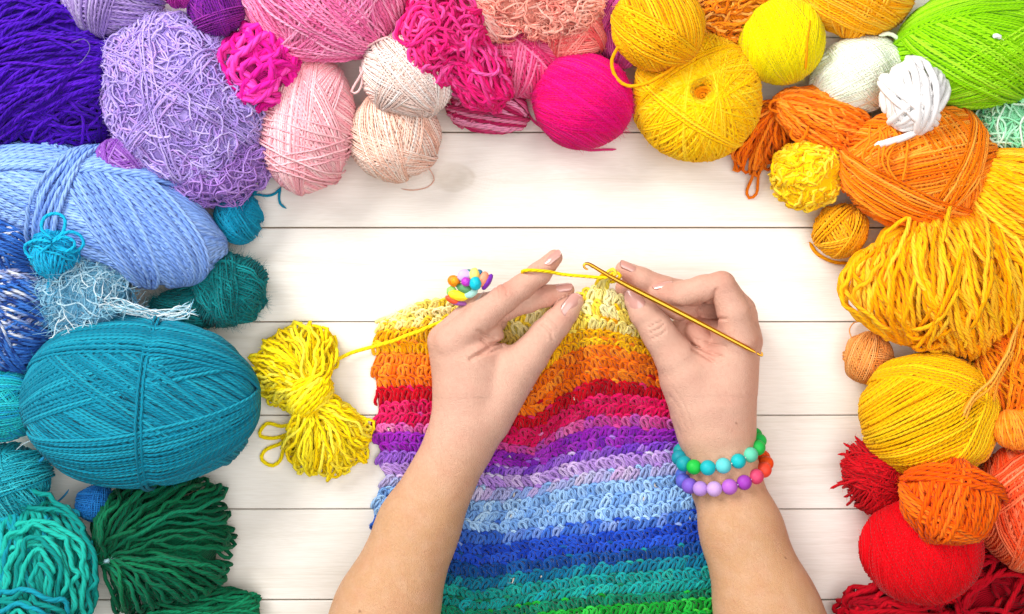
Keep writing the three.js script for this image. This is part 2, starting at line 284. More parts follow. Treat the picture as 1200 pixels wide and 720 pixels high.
// light pink oval
ball('pale salmon pink oval ball with a few stray wraps on the boards', M_fine, { c: [361, 147], r: [55, 78], rot: 8, rv: 48, h: 48, seed: 71, st: 1.45, cols: ['#fdb8c2', '#ffc8ce', '#faaab6', '#ffd6d8'], baseDir: 30, groups: [{ dir: 118, off: 0.05, n: 24, g: 0.8 }, { dir: 62, off: -0.1, n: 22, g: 0.8 }, { dir: 96, off: 0.2, n: 18, g: 0.85 }, { dir: 15, off: 0.25, n: 5, g: 0.5, spread: 3 }, { dir: -12, off: 0.6, n: 3, g: 0.4, spread: 3 }, { dir: 24, off: 0.75, n: 3, g: 0.3, spread: 3 }] }, FZ);
// white pink + peach
ball('peach cream ball of fine loose thread below the blush white ball', M_fine, { c: [462, 160], r: [54, 50], rot: -10, rv: 42, h: 42, seed: 81, st: 1.3, cols: ['#fdd2be', '#ffe0d0', '#fac6ae', '#ffece0'], baseDir: 60, nz: 0.02, groups: [{ dir: 50, off: 0.1, n: 22, g: 0.85 }, { dir: 100, off: -0.2, n: 20, g: 0.85 }, { dir: 20, off: 0.6, n: 14, g: 0.6 }, { dir: 75, off: 0.3, n: 18, g: 0.85 }] }, FZ, t => {
  strand(t, [[498, 190, 20], [506, 205, 8], [508, 212, 2], [500, 220, 1], [488, 223, 1], [470, 221, 1]], 0.7, '#e9b9a6', 5, 1); });
ball('blush white ball of fine thread beside the crimson pink loops', M_fine, { c: [478, 88], r: [54, 49], rot: 15, rv: 44, h: 74, seed: 82, st: 1.3, cols: ['#ffe6dc', '#fff0ea', '#fddacc', '#fff6f2'], baseDir: 20, nz: 0.02, groups: [{ dir: 70, off: -0.3, n: 20, g: 0.85 }, { dir: 25, off: 0.35, n: 20, g: 0.7 }, { dir: 130, off: -0.1, n: 16, g: 0.85 }, { dir: 50, off: 0.1, n: 12, g: 0.8 }, { dir: 65, off: -0.75, n: 10, g: 0.8 }] }, FZ, t => {
  strand(t, [[436, 70, 98], [424, 84, 92], [416, 98, 84], [412, 108, 80], [418, 108, 80], [424, 94, 86], [422, 78, 94]], 1.5, '#f7c9c9', 6, 1);
  strand(t, [[430, 55, 96], [440, 48, 100], [455, 43, 100]], 1.5, '#f7c9c9', 6, 1); return 'stray_loop'; });
// crimson pink loops
thing('yarn_skein', 'crimson pink skein of curly loops lying across the pale pink balls', 'yarn skein', LS, M_mid, 91, y => {
  y.fz = { p: 0.06, len: 5, w: 0.25 };
  const cols = ['#ea1f78', '#e01468', '#f23a8e', '#f65aa6'];
  walk(y, { c: [516, 42], r: [44, 50], rot: 0, rv: 38, h: 92, seed: 91, st: 2.4, cols, n: 90, len: 90, curl: 0.2, freq: 0.03, lift: [-1, 8], wob: 4, lump: 0.12 });
  walk(y, { c: [556, 84], r: [46, 30], rot: 48, rv: 30, h: 80, seed: 92, st: 2.3, cols, n: 80, len: 90, dir: 62, dirVar: 60, pull: 0.04, curl: 0.08, freq: 0.03, lift: [-1, 7], wob: 4, lump: 0.1 });
});
// variegated pink cord
thing('yarn_hank', 'braided raspberry and pink cord hank folded on the boards', 'yarn hank', LS, M_thick, 95, y => {
  wound(y, { c: [573, 128], r: [44, 27], rot: 6, rv: 22, h: 22, seed: 95, st: 2.7, cols: ['#cf2f6b', '#e8699a', '#b81f58', '#f29cc0'], nz: 0.05, nr: 1.5, baseDir: 20, baseG: 0.8, groups: [{ dir: 25, off: 0.15, n: 6, g: 0.5 }, { dir: -30, off: -0.3, n: 6, g: 0.8 }, { dir: 10, off: 0.6, n: 5, g: 0.5 }] });
});
ball('rose pink ball of corded yarn behind the magenta ball', M_fine, { c: [612, 72], r: [46, 38], rot: 20, rv: 34, h: 40, seed: 101, st: 1.6, cols: ['#e2447e', '#ef6e9e', '#d2316c', '#f58db4'], baseDir: 10, groups: [{ dir: 8, off: -0.3, n: 16, g: 0.6 }, { dir: 75, off: 0.2, n: 16, g: 0.8, spread: 1.2 }, { dir: 100, off: -0.1, n: 8, g: 0.9 }, { dir: 40, off: -0.35, n: 4, g: 0.4 }] }, null);
// chenille
thing('yarn_skein', 'peach chenille yarn with bobbly tufts heaped over the pink balls', 'yarn skein', LS, M_soft, 105, y => {
  y.fz = { p: 0.9, len: 5, w: 0.5, m: 2 };
  walk(y, { c: [625, 4], r: [76, 38], rot: 4, rv: 34, h: 74, seed: 105, st: 1.9, radial: 3, cols: ['#f8a08e', '#fbb5a2', '#f58d80', '#fdc6b6'], n: 360, len: 30, coreShrink: 4, curl: 0.22, freq: 0.07, lift: [0, 8], wob: 5, rough: 0.55, lump: 0.14, ds: 3.4 });
});
thing('yarn_skein', 'cream pink frayed skein between crimson loops and peach chenille', 'yarn skein', LS, M_soft, 106, y => {
  y.fz = { p: 0.3, len: 6, w: 0.3 };
  wound(y, { c: [556, 14], r: [40, 26], rot: 42, rv: 24, h: 74, seed: 106, st: 1.4, cols: ['#f7b9ae', '#fbd2c6', '#f3a39a'], nz: 0.06, nr: 3, baseDir: 42, baseG: 0.9, groups: [{ dir: 50, off: 0.2, n: 16, g: 0.9 }, { dir: 35, off: -0.3, n: 14, g: 0.9 }] });
});
ball('coral pink ball of loosely spun yarn under the peach chenille', M_fine, { c: [674, 39], r: [34, 33], rv: 31, h: 52, seed: 111, st: 1.35, cols: ['#f4706f', '#f88f86', '#ec5a60', '#faa79c'], baseDir: 40, nz: 0.03, rnd: 9, rn: [5, 11], groups: [] }, FZ2);
ball('orchid pink ball half hidden behind the amber yellow ball', M_fine, { c: [733, 28], r: [38, 48], rv: 38, h: 38, seed: 112, st: 1.4, cols: ['#d94aa0', '#e567b2', '#cc3a92'], baseDir: 80, nz: 0.02, groups: [{ dir: 45, off: 0.3, n: 4, g: 0.6, spread: 3 }, { dir: 105, off: -0.4, n: 16, g: 0.8 }], rnd: 3 }, FZ);
ball('smooth magenta ball with a loose end on the boards', M_soft, { c: [683, 119], r: [58, 56], rv: 53, h: 53, seed: 121, flat: true, st: 1.15, cols: ['#e6067a', '#dc0472', '#ee1586', '#e80a66'], lump: 0.02, baseDir: 30, nz: 0.01, ds: 5, groups: [{ dir: 5, off: 0.15, n: 34, g: 0.7 }, { dir: 35, off: -0.3, n: 30, g: 0.6 }, { dir: 3, off: 0.05, n: 2, g: 0.3 }] }, { p: 0.5, len: 5, w: 0.26 }, t => {
  strand(t, [[612, 100, 20], [615, 118, 6], [622, 138, 2], [636, 150, 2], [655, 163, 2], [678, 174, 2], [700, 176, 2], [722, 175, 2]], 1.6, '#d83f7e', 6, 1.2); });
/* ---------------------------------------------------------------- yellows and oranges */
ball('amber yellow ball with parallel windings leaning on the hollow ball', M_fine, { c: [771, 32], r: [53, 49], rv: 47, h: 94, seed: 131, st: 1.6, cols: ['#fbb404', '#fec00c', '#f5a800', '#ffca22'], baseDir: 66, baseG: 0.4, nz: 0.012, groups: [{ dir: 68, off: 0, n: 44, g: 0.45, spread: 1.06 }, { dir: 30, off: 0.5, n: 14, g: 0.6 }] }, FZ, t => {
  strand(t, [[727, 50, 100], [718, 70, 92], [722, 90, 90], [734, 100, 92], [752, 99, 96], [775, 88, 102], [798, 70, 100], [812, 48, 96]], 2.3, '#f5a90a', 6, 1); return 'stray_loop'; });
// donut ball
thing('yarn_ball', 'big golden yellow ball with a hollow orange centre', 'yarn ball', LB, M_fine, 141, y => {
  y.fz = FZ;
  const al = 0.17, o = { c: [817, 114], r: [74, 74], rv: 50, h: 50, seed: 141, lump: 0.015, shape: d => d.y > 0.9 ? 1 - 0.42 * sstep(0.978, 0.993, d.y) : 1, st: 1.6, cols: ['#fdc604', '#ffd010', '#f8ba04', '#ffd92e'], base: false, nz: 0.006, ds: 5, coreShrink: 0.4 };
  const w = wound(y, { ...o, mask: d => Math.acos(clamp(d.y, -1, 1)) > 0.13 });
  const R = rng(142), N = 230;
  for (let i = 0; i < N; i++) { const az = i / N * 2 * Math.PI * 61 + R() * 0.05, pol = Math.PI / 2 - al - (R() - .3) * 0.10 - (i % 5) * 0.012; w.ring(V(Math.sin(pol) * Math.cos(az), Math.cos(pol), Math.sin(pol) * Math.sin(az)), Math.PI / 2, R() * 2.0, 0.008, 0.3); }
  for (const a of [35, 150]) w.band(a, 0.5, 3, 0.6, 2.6, 1.2);
}, t => {
  const pts = []; for (let i = 0; i < 60; i++) { const a = i * 0.42, q = 2 + 9.5 * (i / 60); pts.push([823 + q * Math.cos(a), 113 + q * Math.sin(a), 86 - 5 * Math.sin(i / 60 * 3) + (i / 60) * 4]); }
  strand(t, pts, 2.0, '#e89208', 6, 1.2); 
  const p2 = []; for (let i = 0; i < 40; i++) { const a = i * 0.5 + 2, q = 9.5 - 6 * (i / 40); p2.push([823 + q * Math.cos(a), 113 + q * Math.sin(a), 78 + 3 * Math.sin(i)]); } strand(t, p2, 2.2, '#e28a06', 6, 1);
  return 'hollow_centre'; });
// crinkled knitted swatch
thing('yarn_skein', 'burnt orange crinkled boucle skein between two yellow balls', 'yarn skein', LS, M_mid, 151, y => {
  y.fz = { p: 0.1, len: 4, w: 0.3 };
  walk(y, { c: [862, 6], r: [58, 44], rot: -8, rv: 34, h: 46, seed: 151, st: 2.0, cols: ['#ee8a12', '#f5a02a', '#dd7408', '#fbb95c'], n: 230, len: 40, dir: -15, pull: 0.03, curl: 0.2, freq: 0.06, zig: 0.28, zigF: 0.9, lift: [0, 5], wob: 2.5, lump: 0.06 });
});
ball('smooth lemon yellow ball with one darker thread across it', M_soft, { c: [916, 48], r: [50, 50], rv: 48, h: 60, seed: 161, flat: true, st: 1.2, cols: ['#f7e400', '#fbec08', '#f0dc00'], lump: 0.012, baseDir: 100, ds: 5, groups: [{ dir: 105, off: 0, n: 50, g: 0.6 }, { dir: 65, off: 0.2, n: 30, g: 0.6 }] }, { p: 0.12, len: 4, w: 0.24 }, t => {
  strand(t, [[949, 24, 100], [947, 42, 103], [946, 60, 101], [944, 82, 88]], 1.5, '#ee9c0a', 6, 0.6); return 'dark_thread'; });
ball('amber orange ball with fine parallel windings above the white balls', M_fine, { c: [1005, -14], r: [66, 56], rv: 52, h: 60, seed: 171, st: 1.5, cols: ['#fba806', '#ffb71c', '#f39c02', '#ffc23c'], baseDir: 20, groups: [{ dir: 10, off: 0.4, n: 30, g: 0.7 }, { dir: 100, off: 0.1, n: 24, g: 0.8 }, { dir: 28, off: 0.7, n: 16, g: 0.5 }] }, FZ);
ball('mint white smooth ball beside the lime green ball', M_soft, { c: [1007, 87], r: [57, 45], rot: -18, rv: 42, h: 46, seed: 181, flat: true, st: 1.2, cols: ['#f6fdea', '#fafef2', '#f0fae0', '#fbf9e6'], lump: 0.05, ds: 5, baseDir: -20, groups: [{ dir: -30, off: 0.1, n: 34, g: 0.7 }, { dir: 50, off: -0.2, n: 30, g: 0.7 }] }, { p: 0.04, len: 5, w: 0.26 }, t => {
  strand(t, [[1030, 42, 72], [1044, 40, 74], [1056, 50, 70], [1061, 70, 62], [1060, 80, 60]], 2.6, '#eef4df', 6, 0.6); return 'stray_loop'; });
thing('yarn_ball', 'small snow white ball of thick soft yarn with a hanging tail', 'yarn ball', LB, M_soft, 191, y => {
  y.fz = { p: 0.3, len: 4, w: 0.3 };
  wound(y, { c: [1069, 113], r: [34, 34], rv: 30, h: 112, seed: 191, st: 4.4, cols: ['#f6f4f2', '#fbfaf8', '#efecec'], nz: 0.03, nr: 1.2, baseDir: 80, groups: [{ dir: 75, off: 0.25, n: 5, g: 0.8 }, { dir: 130, off: -0.4, n: 4, g: 0.7 }, { dir: 40, off: 0.45, n: 3, g: 0.6 }, { dir: 85, off: -0.1, n: 3, g: 0.9 }] });
}, t => { strand(t, [[1090, 138, 116], [1080, 150, 118], [1062, 160, 120], [1044, 166, 120], [1025, 171, 120]], 4.2, '#f4f1ef', 8, 0.5);
  strand(t, [[1098, 110, 116], [1106, 112, 114], [1111, 116, 113]], 4.4, '#f4f1ef', 8); });
ball('large lime green ball of smooth yarn with a white speck', M_fine, { c: [1142, 58], r: [90, 70], rot: -4, rv: 60, h: 66, seed: 201, st: 1.7, cols: ['#8fd40a', '#9be014', '#82c604', '#abe82c'], baseDir: 0, baseG: 0.4, groups: [{ dir: 8, off: -0.3, n: 26, g: 0.6 }, { dir: -28, off: 0.5, n: 20, g: 0.6 }, { dir: 30, off: 0.35, n: 22, g: 0.6 }, { dir: -8, off: -0.7, n: 12, g: 0.5 }] }, FZ, t => {
  strand(t, [[1164, 43, 128], [1168, 42, 130], [1173, 44, 128]], 3.0, '#f8f8f4', 7); return 'white_speck'; });
thing('yarn_skein', 'pale mint frothy skein under the lime green ball', 'yarn skein', LS, M_soft, 205, y => {
  y.fz = { p: 0.3, len: 6, w: 0.3 };
  walk(y, { c: [1186, 147], r: [40, 32], rot: -30, rv: 28, h: 50, seed: 205, st: 1.5, cols: ['#9be8b8', '#c2f3d2', '#7ddba4', '#e4fbe8'], n: 170, len: 45, dir: 60, pull: 0.04, curl: 0.14, freq: 0.04, lift: [0, 6], wob: 3, lump: 0.1 });
});
// orange bow hank
thing('yarn_hank', 'bright orange hank of loose loops tied in a bow', 'yarn hank', LS, M_mid, 211, y => {
  const cols = ['#f5780c', '#fb8a1a', '#ea6806', '#ff9a34'];
  wound(y, { c: [966, 141], r: [58, 33], rot: 22, rv: 26, h: 44, seed: 211, st: 2.1, cols, nz: 0.07, nr: 2.2, baseDir: 40, baseG: 0.9, groups: [{ dir: 70, off: -0.5, n: 8, g: 0.9, spread: 1.4 }, { dir: 38, off: 0.3, n: 10, g: 0.8, spread: 1.3 }, { dir: 22, off: -0.2, n: 10, g: 0.9, spread: 1.3 }] });
  fan(y, { p: [916, 124, 34], out: [[880, 130], [866, 160], [852, 184], [856, 196], [870, 206], [892, 206], [908, 196], [922, 178], [936, 160]], n: 48, st: 2.0, cols, h0: 5, h1: 36, bow: 0.05, pw: 14, inner: 0.7, loop: 5, wav: 3 });
}, t => {
  strand(t, [[884, 200, 24], [880, 214, 8], [876, 226, 3], [879, 232, 2], [886, 228, 3], [888, 214, 8], [890, 200, 18]], 1.9, '#f07c14', 6, 1);
  strand(t, [[946, 130, 66], [930, 126, 60], [915, 118, 56], [904, 120, 50], [902, 128, 46], [914, 132, 50], [928, 144, 56]], 2, '#f5820f', 6, 1.5);
  strand(t, [[930, 150, 60], [926, 158, 56], [934, 166, 56], [944, 158, 62], [948, 146, 68]], 2, '#f5820f', 6, 1);
  return 'stray_loop'; });
thing('yarn_ball', 'bobbly lemon yellow ball below the orange hank', 'yarn ball', LB, M_soft, 221, y => {
  y.fz = { p: 0.1, len: 4, w: 0.3 };
  walk(y, { c: [946, 205], r: [41, 40], rv: 37, h: 37, seed: 221, st: 2.0, cols: ['#fbcb0c', '#ffdb24', '#f2b806', '#ffe448'], n: 420, len: 15, curl: 0.3, freq: 0.07, zig: 0.2, zigF: 0.8, lift: [-1, 3], wob: 2.2, rough: 0.25, lump: 0.08, coreShrink: -0.5, radial: 4 });
});
// big orange ball
ball('big tangerine orange ball with crossing windings under the white tail', M_fine, { c: [1076, 196], r: [87, 73], rot: -6, rv: 60, h: 60, seed: 231, st: 1.7, cols: ['#f8860c', '#fd9722', '#ef7404', '#ffab40'], baseDir: 15, nz: 0.018, nr: 0.9, groups: [{ dir: 12, off: 0.5, n: 28, g: 0.7 }, { dir: 75, off: 0.15, n: 18, g: 0.8 }, { dir: -20, off: -0.5, n: 18, g: 0.6 }, { dir: 65, off: -0.35, n: 16, g: 0.7 }, { dir: -12, off: 0.15, n: 14, g: 0.8 }, { dir: 118, off: -0.5, n: 10, g: 0.6 }, { dir: 25, off: 0.8, n: 16, g: 0.6 }] }, FZ, t => {
  const R = t.r; for (let i = 0; i < 7; i++) { const x = 1018 + i * 6 + R() * 5, e = 12 + R() * 22; strand(t, [[x, 148 + R() * 8, 112], [x + 8 - R() * 14, 160 + e * .3, 120], [x + 6 - R() * 14, 168 + e * .8, 123], [x + 8 - R() * 8, 178 + e, 121]], 1.6, '#fb8f1c', 5, 3); }
  return 'stray_loop'; });
ball('small amber ball with a curved tail on the boards', M_mid, { c: [984, 270], r: [29, 28], rv: 26, h: 26, seed: 241, st: 1.7, cols: ['#fdb414', '#ffc02e', '#f8a80c'], baseDir: 100, groups: [{ dir: 110, off: -0.3, n: 8, g: 0.8 }, { dir: 60, off: 0.3, n: 8, g: 0.8 }], rnd: 3, rn: [4, 8] }, FZ2, t => {
  strand(t, [[949, 284, 2], [956, 296, 2], [968, 304, 2], [982, 308, 2], [994, 308, 3]], 2.3, '#f2a30c', 6, 0.6); });
// golden big hank
thing('yarn_hank', 'huge golden yellow hank of thick draping strands', 'yarn hank', LS, M_mid, 251, y => {
  y.fz = { p: 0.06, len: 5, w: 0.28 };
  const cols = ['#ffb408', '#ffc11a', '#fda802', '#ffcb36'];
  addCore(y, body({ c: [1112, 322], r: [100, 78], rot: 4, rv: 56, h: 58, seed: 251, lump: 0.06 }), C(cols[0]), 0);
  wound(y, { c: [1198, 240], r: [70, 62], rot: 35, rv: 50, h: 70, seed: 252, st: 2.6, cols, nz: 0.04, hi: 0.05, nr: 2, baseDir: 30, baseG: 0.8, tilt: 0.06, ds: 7, groups: [{ dir: 20, off: -0.3, n: 12, g: 0.8, spread: 1.3 }, { dir: 36, off: 0.2, n: 12, g: 0.8, spread: 1.3 }] });
  const R = rng(255), pk = colorPick(cols, R);
  for (let i = 0; i < 190; i++) {
    const lay = i / 190, s0 = ((i * 0.618) % 1), id = i * 2.3, inn = lerp(1, 0.9, lay * R()), pts = [], v0 = lay > 0.5 ? R() * 0.16 : 0, v1 = lay > 0.5 ? 1 - R() * 0.12 : 1;
    for (let k = 0; k <= 9; k++) {
      const v = lerp(v0, v1, k / 9), s = clamp(s0 + 0.075 * noise3(v * 1.3, id, 1) + (lay > .6 ? 0.06 * (v - .5) * (s0 > .3 ? 1 : -1) : 0), 0, 1), e = Math.sin(Math.PI * v), cxs = 1112, cys = 322;
      let x = lerp(lerp(1022, 1190, s), lerp(1034, 1226, s), v) + e * lerp(-46, 30, Math.pow(s, 0.75)), yy = lerp(lerp(280, 222, Math.pow(s, 0.8)), lerp(392, 418, Math.min(1, s * 2.6)), v) + 8 * Math.sin(s * 9 + 1) * (1 - v) + 5 * Math.sin(s * 14) * v;
      x = cxs + (x - cxs) * inn; yy = cys + (yy - cys) * inn;
      const dome = Math.pow(Math.max(0, 1 - Math.pow(2 * s - 1, 2) * 0.82), 0.5), ends = Math.pow(clamp(Math.sin(Math.PI * (v * 0.94 + 0.03)), 0, 1), 0.42);
      pts.push([x, yy, 24 + 88 * dome * ends + lay * 26 + 3 * noise3(v * 2, id, 5)]);
    }
    strand(y, pts, 2.9, pk(), 6, 3, 7);
  }
  walk(y, { c: [1108, 322], r: [108, 84], rv: 80, h: 62, seed: 257, st: 2.7, cols, core: false, n: 16, len: 110, dir: 100, dirVar: 24, pull: 0.06, curl: 0.025, freq: 0.012, lift: [0, 8], wob: 3, thmax: 1.35, turn: 0.25, ds: 6 });
});
ball('tiny apricot ball of fine thread under the golden hank', M_fine, { c: [1018, 420], r: [27, 27], rv: 25, h: 25, seed: 261, st: 1.15, cols: ['#f5a654', '#f8b76e', '#ee9642'], rnd: 9, rn: [6, 14] }, null, t => {
  strand(t, [[1000, 400, 30], [995, 388, 18], [1000, 379, 8], [1012, 376, 4], [1018, 366, 3], [1013, 358, 3]], 0.8, '#e8a05a', 5, 1); });
ball('golden ball of twisted cotton with an orange thread looped over it', M_mid, { c: [1089, 487], r: [77, 72], rv: 62, h: 62, seed: 271, st: 2.0, cols: ['#fdc408', '#ffd01c', '#f7b602'], baseDir: 155, baseG: 0.35, nz: 0.008, nr: 0.3, groups: [{ dir: -28, off: 0, n: 46, g: 0.35, spread: 1.05 }, { dir: 20, off: -0.85, n: 14, g: 0.6 }, { dir: -62, off: 0.85, n: 14, g: 0.5 }] }, null, t => {
  const q = [[1190, 384, 110], [1176, 420, 118], [1156, 452, 120], [1140, 466, 122], [1126, 492, 120], [1124, 520, 110], [1132, 540, 90], [1148, 538, 84], [1160, 522, 84], [1164, 500, 88], [1160, 470, 100], [1170, 440, 112], [1184, 410, 116]];
  strand(t, q, 1.7, '#f59a1e', 6, 1.5); strand(t, q.map(p => [p[0] + 4, p[1] + 3, p[2] + 1]), 1.7, '#f7a93a', 6, 1.5); strand(t, q.map(p => [p[0] + 3, p[1] - 4, p[2] + 2]).slice(0, 8), 1.7, '#f9b24a', 6, 1.5); return 'looped_thread'; });
ball('mandarin orange ball of loose windings beside the golden cotton ball', M_mid, { c: [1203, 430], r: [58, 74], rot: 10, rv: 54, h: 64, seed: 281, st: 2.0, cols: ['#f99a14', '#fdae30', '#f08a06', '#f57212'], nz: 0.05, nr: 2, baseDir: 80, groups: [{ dir: 115, off: -0.3, n: 14, g: 0.8, spread: 1.2 }, { dir: 70, off: 0.1, n: 14, g: 0.8, spread: 1.2 }, { dir: 40, off: 0.4, n: 10, g: 0.8, spread: 1.2 }, { dir: 100, off: 0.3, n: 10, g: 0.8 }] }, FZ2);
ball('small orange ball wedged above the coral ball', M_soft, { c: [1190, 503], r: [28, 21], rv: 20, h: 96, seed: 285, st: 1.4, cols: ['#fb9620', '#fda63a', '#f3860e'], baseDir: 90, rnd: 4 }, FZ2);
thing('yarn_ball', 'scarlet ball with frayed yarn ends sticking out', 'yarn ball', LB, M_mid, 291, y => {
  y.fz = { p: 0.3, len: 5, w: 0.3 };
  wound(y, { c: [1027, 556], r: [36, 42], rv: 34, h: 35, seed: 291, st: 1.6, cols: ['#c40a18', '#d41420', '#b00612'], nz: 0.05, nr: 2, rnd: 8, rn: [6, 12] });
}, t => { const R = t.r; const ends = [[977, 571], [990, 572], [984, 566], [1006, 512], [992, 520], [989, 540], [1000, 586], [995, 592], [1014, 520], [986, 532], [998, 528], [992, 582]];
  for (const [x, yy] of ends) strand(t, [[1022 + R() * 10, 548 + R() * 16, 68], [lerp(x, 1022, .45), lerp(yy, 556, .5), 58], [lerp(x, 1022, .15) + R() * 4, lerp(yy, 556, .18), 40], [x - 3, yy, 30 - R() * 12]], 1.9, ['#d0121f', '#be0a18'][R() * 2 | 0], 5, 2); return 'frayed_ends'; });
ball('smooth bright red ball beneath the small orange ball', M_soft, { c: [1080, 644], r: [71, 63], rv: 58, h: 58, seed: 301, flat: true, st: 1.15, cols: ['#e20414', '#e80a1a', '#da0210'], lump: 0.012, baseDir: 90, ds: 6, nz: 0.006, groups: [{ dir: 95, off: 0, n: 66, g: 0.7 }, { dir: 60, off: 0.2, n: 40, g: 0.6 }] }, { p: 0.6, len: 4, w: 0.26 });
ball('chunky vermilion orange ball on top of the bright red ball', M_thick, { c: [1113, 589], r: [55, 43], rot: 4, rv: 38, h: 108, seed: 311, st: 3.1, cols: ['#f96a0a', '#fd7c1e', '#ef5c04'], nz: 0.04, nr: 1.4, baseDir: 100, baseG: 0.6, groups: [{ dir: 62, off: 0.2, n: 8, g: 0.8 }, { dir: 95, off: -0.3, n: 9, g: 0.8 }, { dir: 30, off: 0.6, n: 4, g: 0.6 }, { dir: 110, off: 0.35, n: 6, g: 0.8 }, { dir: 12, off: -0.75, n: 4, g: 0.5 }] }, { p: 0.3, len: 5, w: 0.3 });
ball('large coral orange glossy ball beside the chunky vermilion ball', M_gloss, { c: [1205, 596], r: [64, 72], rot: -20, rv: 58, h: 66, seed: 321, st: 1.6, cols: ['#f9602e', '#fc7648', '#f24a1c', '#fd9166'], baseDir: 105, nz: 0.02, nr: 0.8, groups: [{ dir: 70, off: 0.2, n: 30, g: 0.9 }, { dir: 105, off: -0.2, n: 24, g: 0.85 }, { dir: -35, off: -0.75, n: 14, g: 0.5 }] }, FZ);
for (const [cx, cy, a, b, rot, seed, lb] of [[1172, 696, 72, 52, -20, 331, 'dark red skein of thick loops behind the coral ball'], [1046, 718, 56, 34, 0, 332, 'dark red skein of thick loops below the bright red ball']])
  thing('yarn_skein', lb, 'yarn skein', LS, M_mid, seed, y => { y.fz = { p: 0.25, len: 5, w: 0.28 };
    walk(y, { c: [cx, cy], r: [a, b], rot, rv: 26, h: 27, seed, st: 3.1, cols: ['#a8061c', '#c00a20', '#8c0416', '#b4081a'], n: 40, len: 150, curl: 0.07, freq: 0.022, lift: [-3, 9], wob: 6, lump: 0.12, coreShrink: 9 }); },
    seed === 332 ? t => { strand(t, [[1020, 706, 20], [1006, 706, 12], [998, 712, 4], [994, 722, 3]], 3, '#b80a1e', 7, 1); strand(t, [[1075, 716, 30], [1090, 706, 26], [1102, 704, 26], [1106, 712, 24]], 3, '#7c0416', 7, 2); } : undefined);
/* ---------------------------------------------------------------- blues and greens */
thing('yarn_skein', 'long sky blue skein of thick plied yarn beneath the lilac skein', 'yarn skein', LS, M_thick, 401, y => {
  y.fz = { p: 0.05, len: 4, w: 0.26 };
  const cols = ['#7fa6ea', '#8db2f0', '#7399e2', '#98bbf4'];
  wound(y, { c: [116, 249], r: [152, 66], rot: 21, rv: 56, h: 56, seed: 401, st: 2.9, cols, lump: 0.02, baseDir: 20, baseG: 0.75, nz: 0.01, nr: 0.5, ds: 5.5, shape: d => 1 - 0.11 * Math.exp(-Math.pow((d.x + 0.28) / 0.16, 2)),
    groups: [{ dir: 14, off: 0.05, n: 26, g: 0.8, spread: 1.0 }, { dir: 27, off: 0.3, n: 16, g: 0.7 }, { dir: 48, off: -0.55, n: 16, g: 0.75, spread: 1.0 }, { dir: 60, off: -0.2, n: 9, g: 0.75, spread: 1.0 }, { dir: 2, off: -0.75, n: 8, g: 0.5 }, { dir: 108, off: 0.26, n: 5, g: 0.3, spread: 0.95, lift: 1 }, { dir: 118, off: 0.30, n: 4, g: 0.3, lift: 2 }] });
});
thing('yarn_ball', 'small teal blue ball with a curly tail beside the sky blue skein', 'yarn ball', LB, M_fine, 411, y => { y.fz = FZ2;
  wound(y, { c: [280, 255], r: [25, 27], rv: 24, h: 24, seed: 411, st: 1.4, cols: ['#0f8db0', '#1d9cc0', '#0a7da0'], rnd: 8, rn: [5, 10] }); },
  t => { strand(t, [[292, 232, 20], [302, 222, 6], [309, 213, 4], [302, 206, 6], [296, 212, 8]], 2, '#0e8cae', 6, 1); strand(t, [[286, 228, 12], [300, 228, 3], [312, 230, 2], [322, 227, 2], [329, 220, 2], [327, 228, 2], [328, 238, 2], [336, 244, 2]], 1.6, '#1590b2', 6, 0.6); });
thing('yarn_bundle', 'small bright turquoise bundle tied with loops on the sky blue skein', 'yarn bundle', LS, M_mid, 415, y => { y.fz = FZ2;
  wound(y, { c: [63, 298], r: [27, 27], rv: 22, h: 100, seed: 415, st: 1.9, cols: ['#12a6d4', '#20b6e0', '#0c98c6'], nz: 0.05, nr: 1.5, baseDir: 80, groups: [{ dir: 95, off: 0, n: 10, g: 0.9 }, { dir: 20, off: -0.5, n: 6, g: 0.7 }] }); },
  t => { for (const q of [[[60, 280, 118], [48, 268, 116], [54, 254, 114], [66, 250, 114], [76, 256, 114], [74, 270, 116], [64, 280, 118]], [[62, 282, 120], [80, 272, 116], [94, 276, 112], [98, 288, 110], [86, 296, 112], [66, 288, 118]], [[60, 284, 120], [40, 282, 112], [28, 290, 104], [34, 302, 102], [48, 296, 110], [60, 286, 118]], [[62, 285, 120], [76, 278, 118], [88, 286, 116], [76, 294, 116], [62, 288, 119]]]) strand(t, q.map(p => [p[0], p[1], p[2] + 12]), 2.2, '#16acd8', 6, 1);
    strand(t, [[58, 318, 104], [57, 330, 96], [55, 342, 90], [58, 350, 88]], 2.3, '#14a8d4', 6, 1); return 'tied_loops'; });
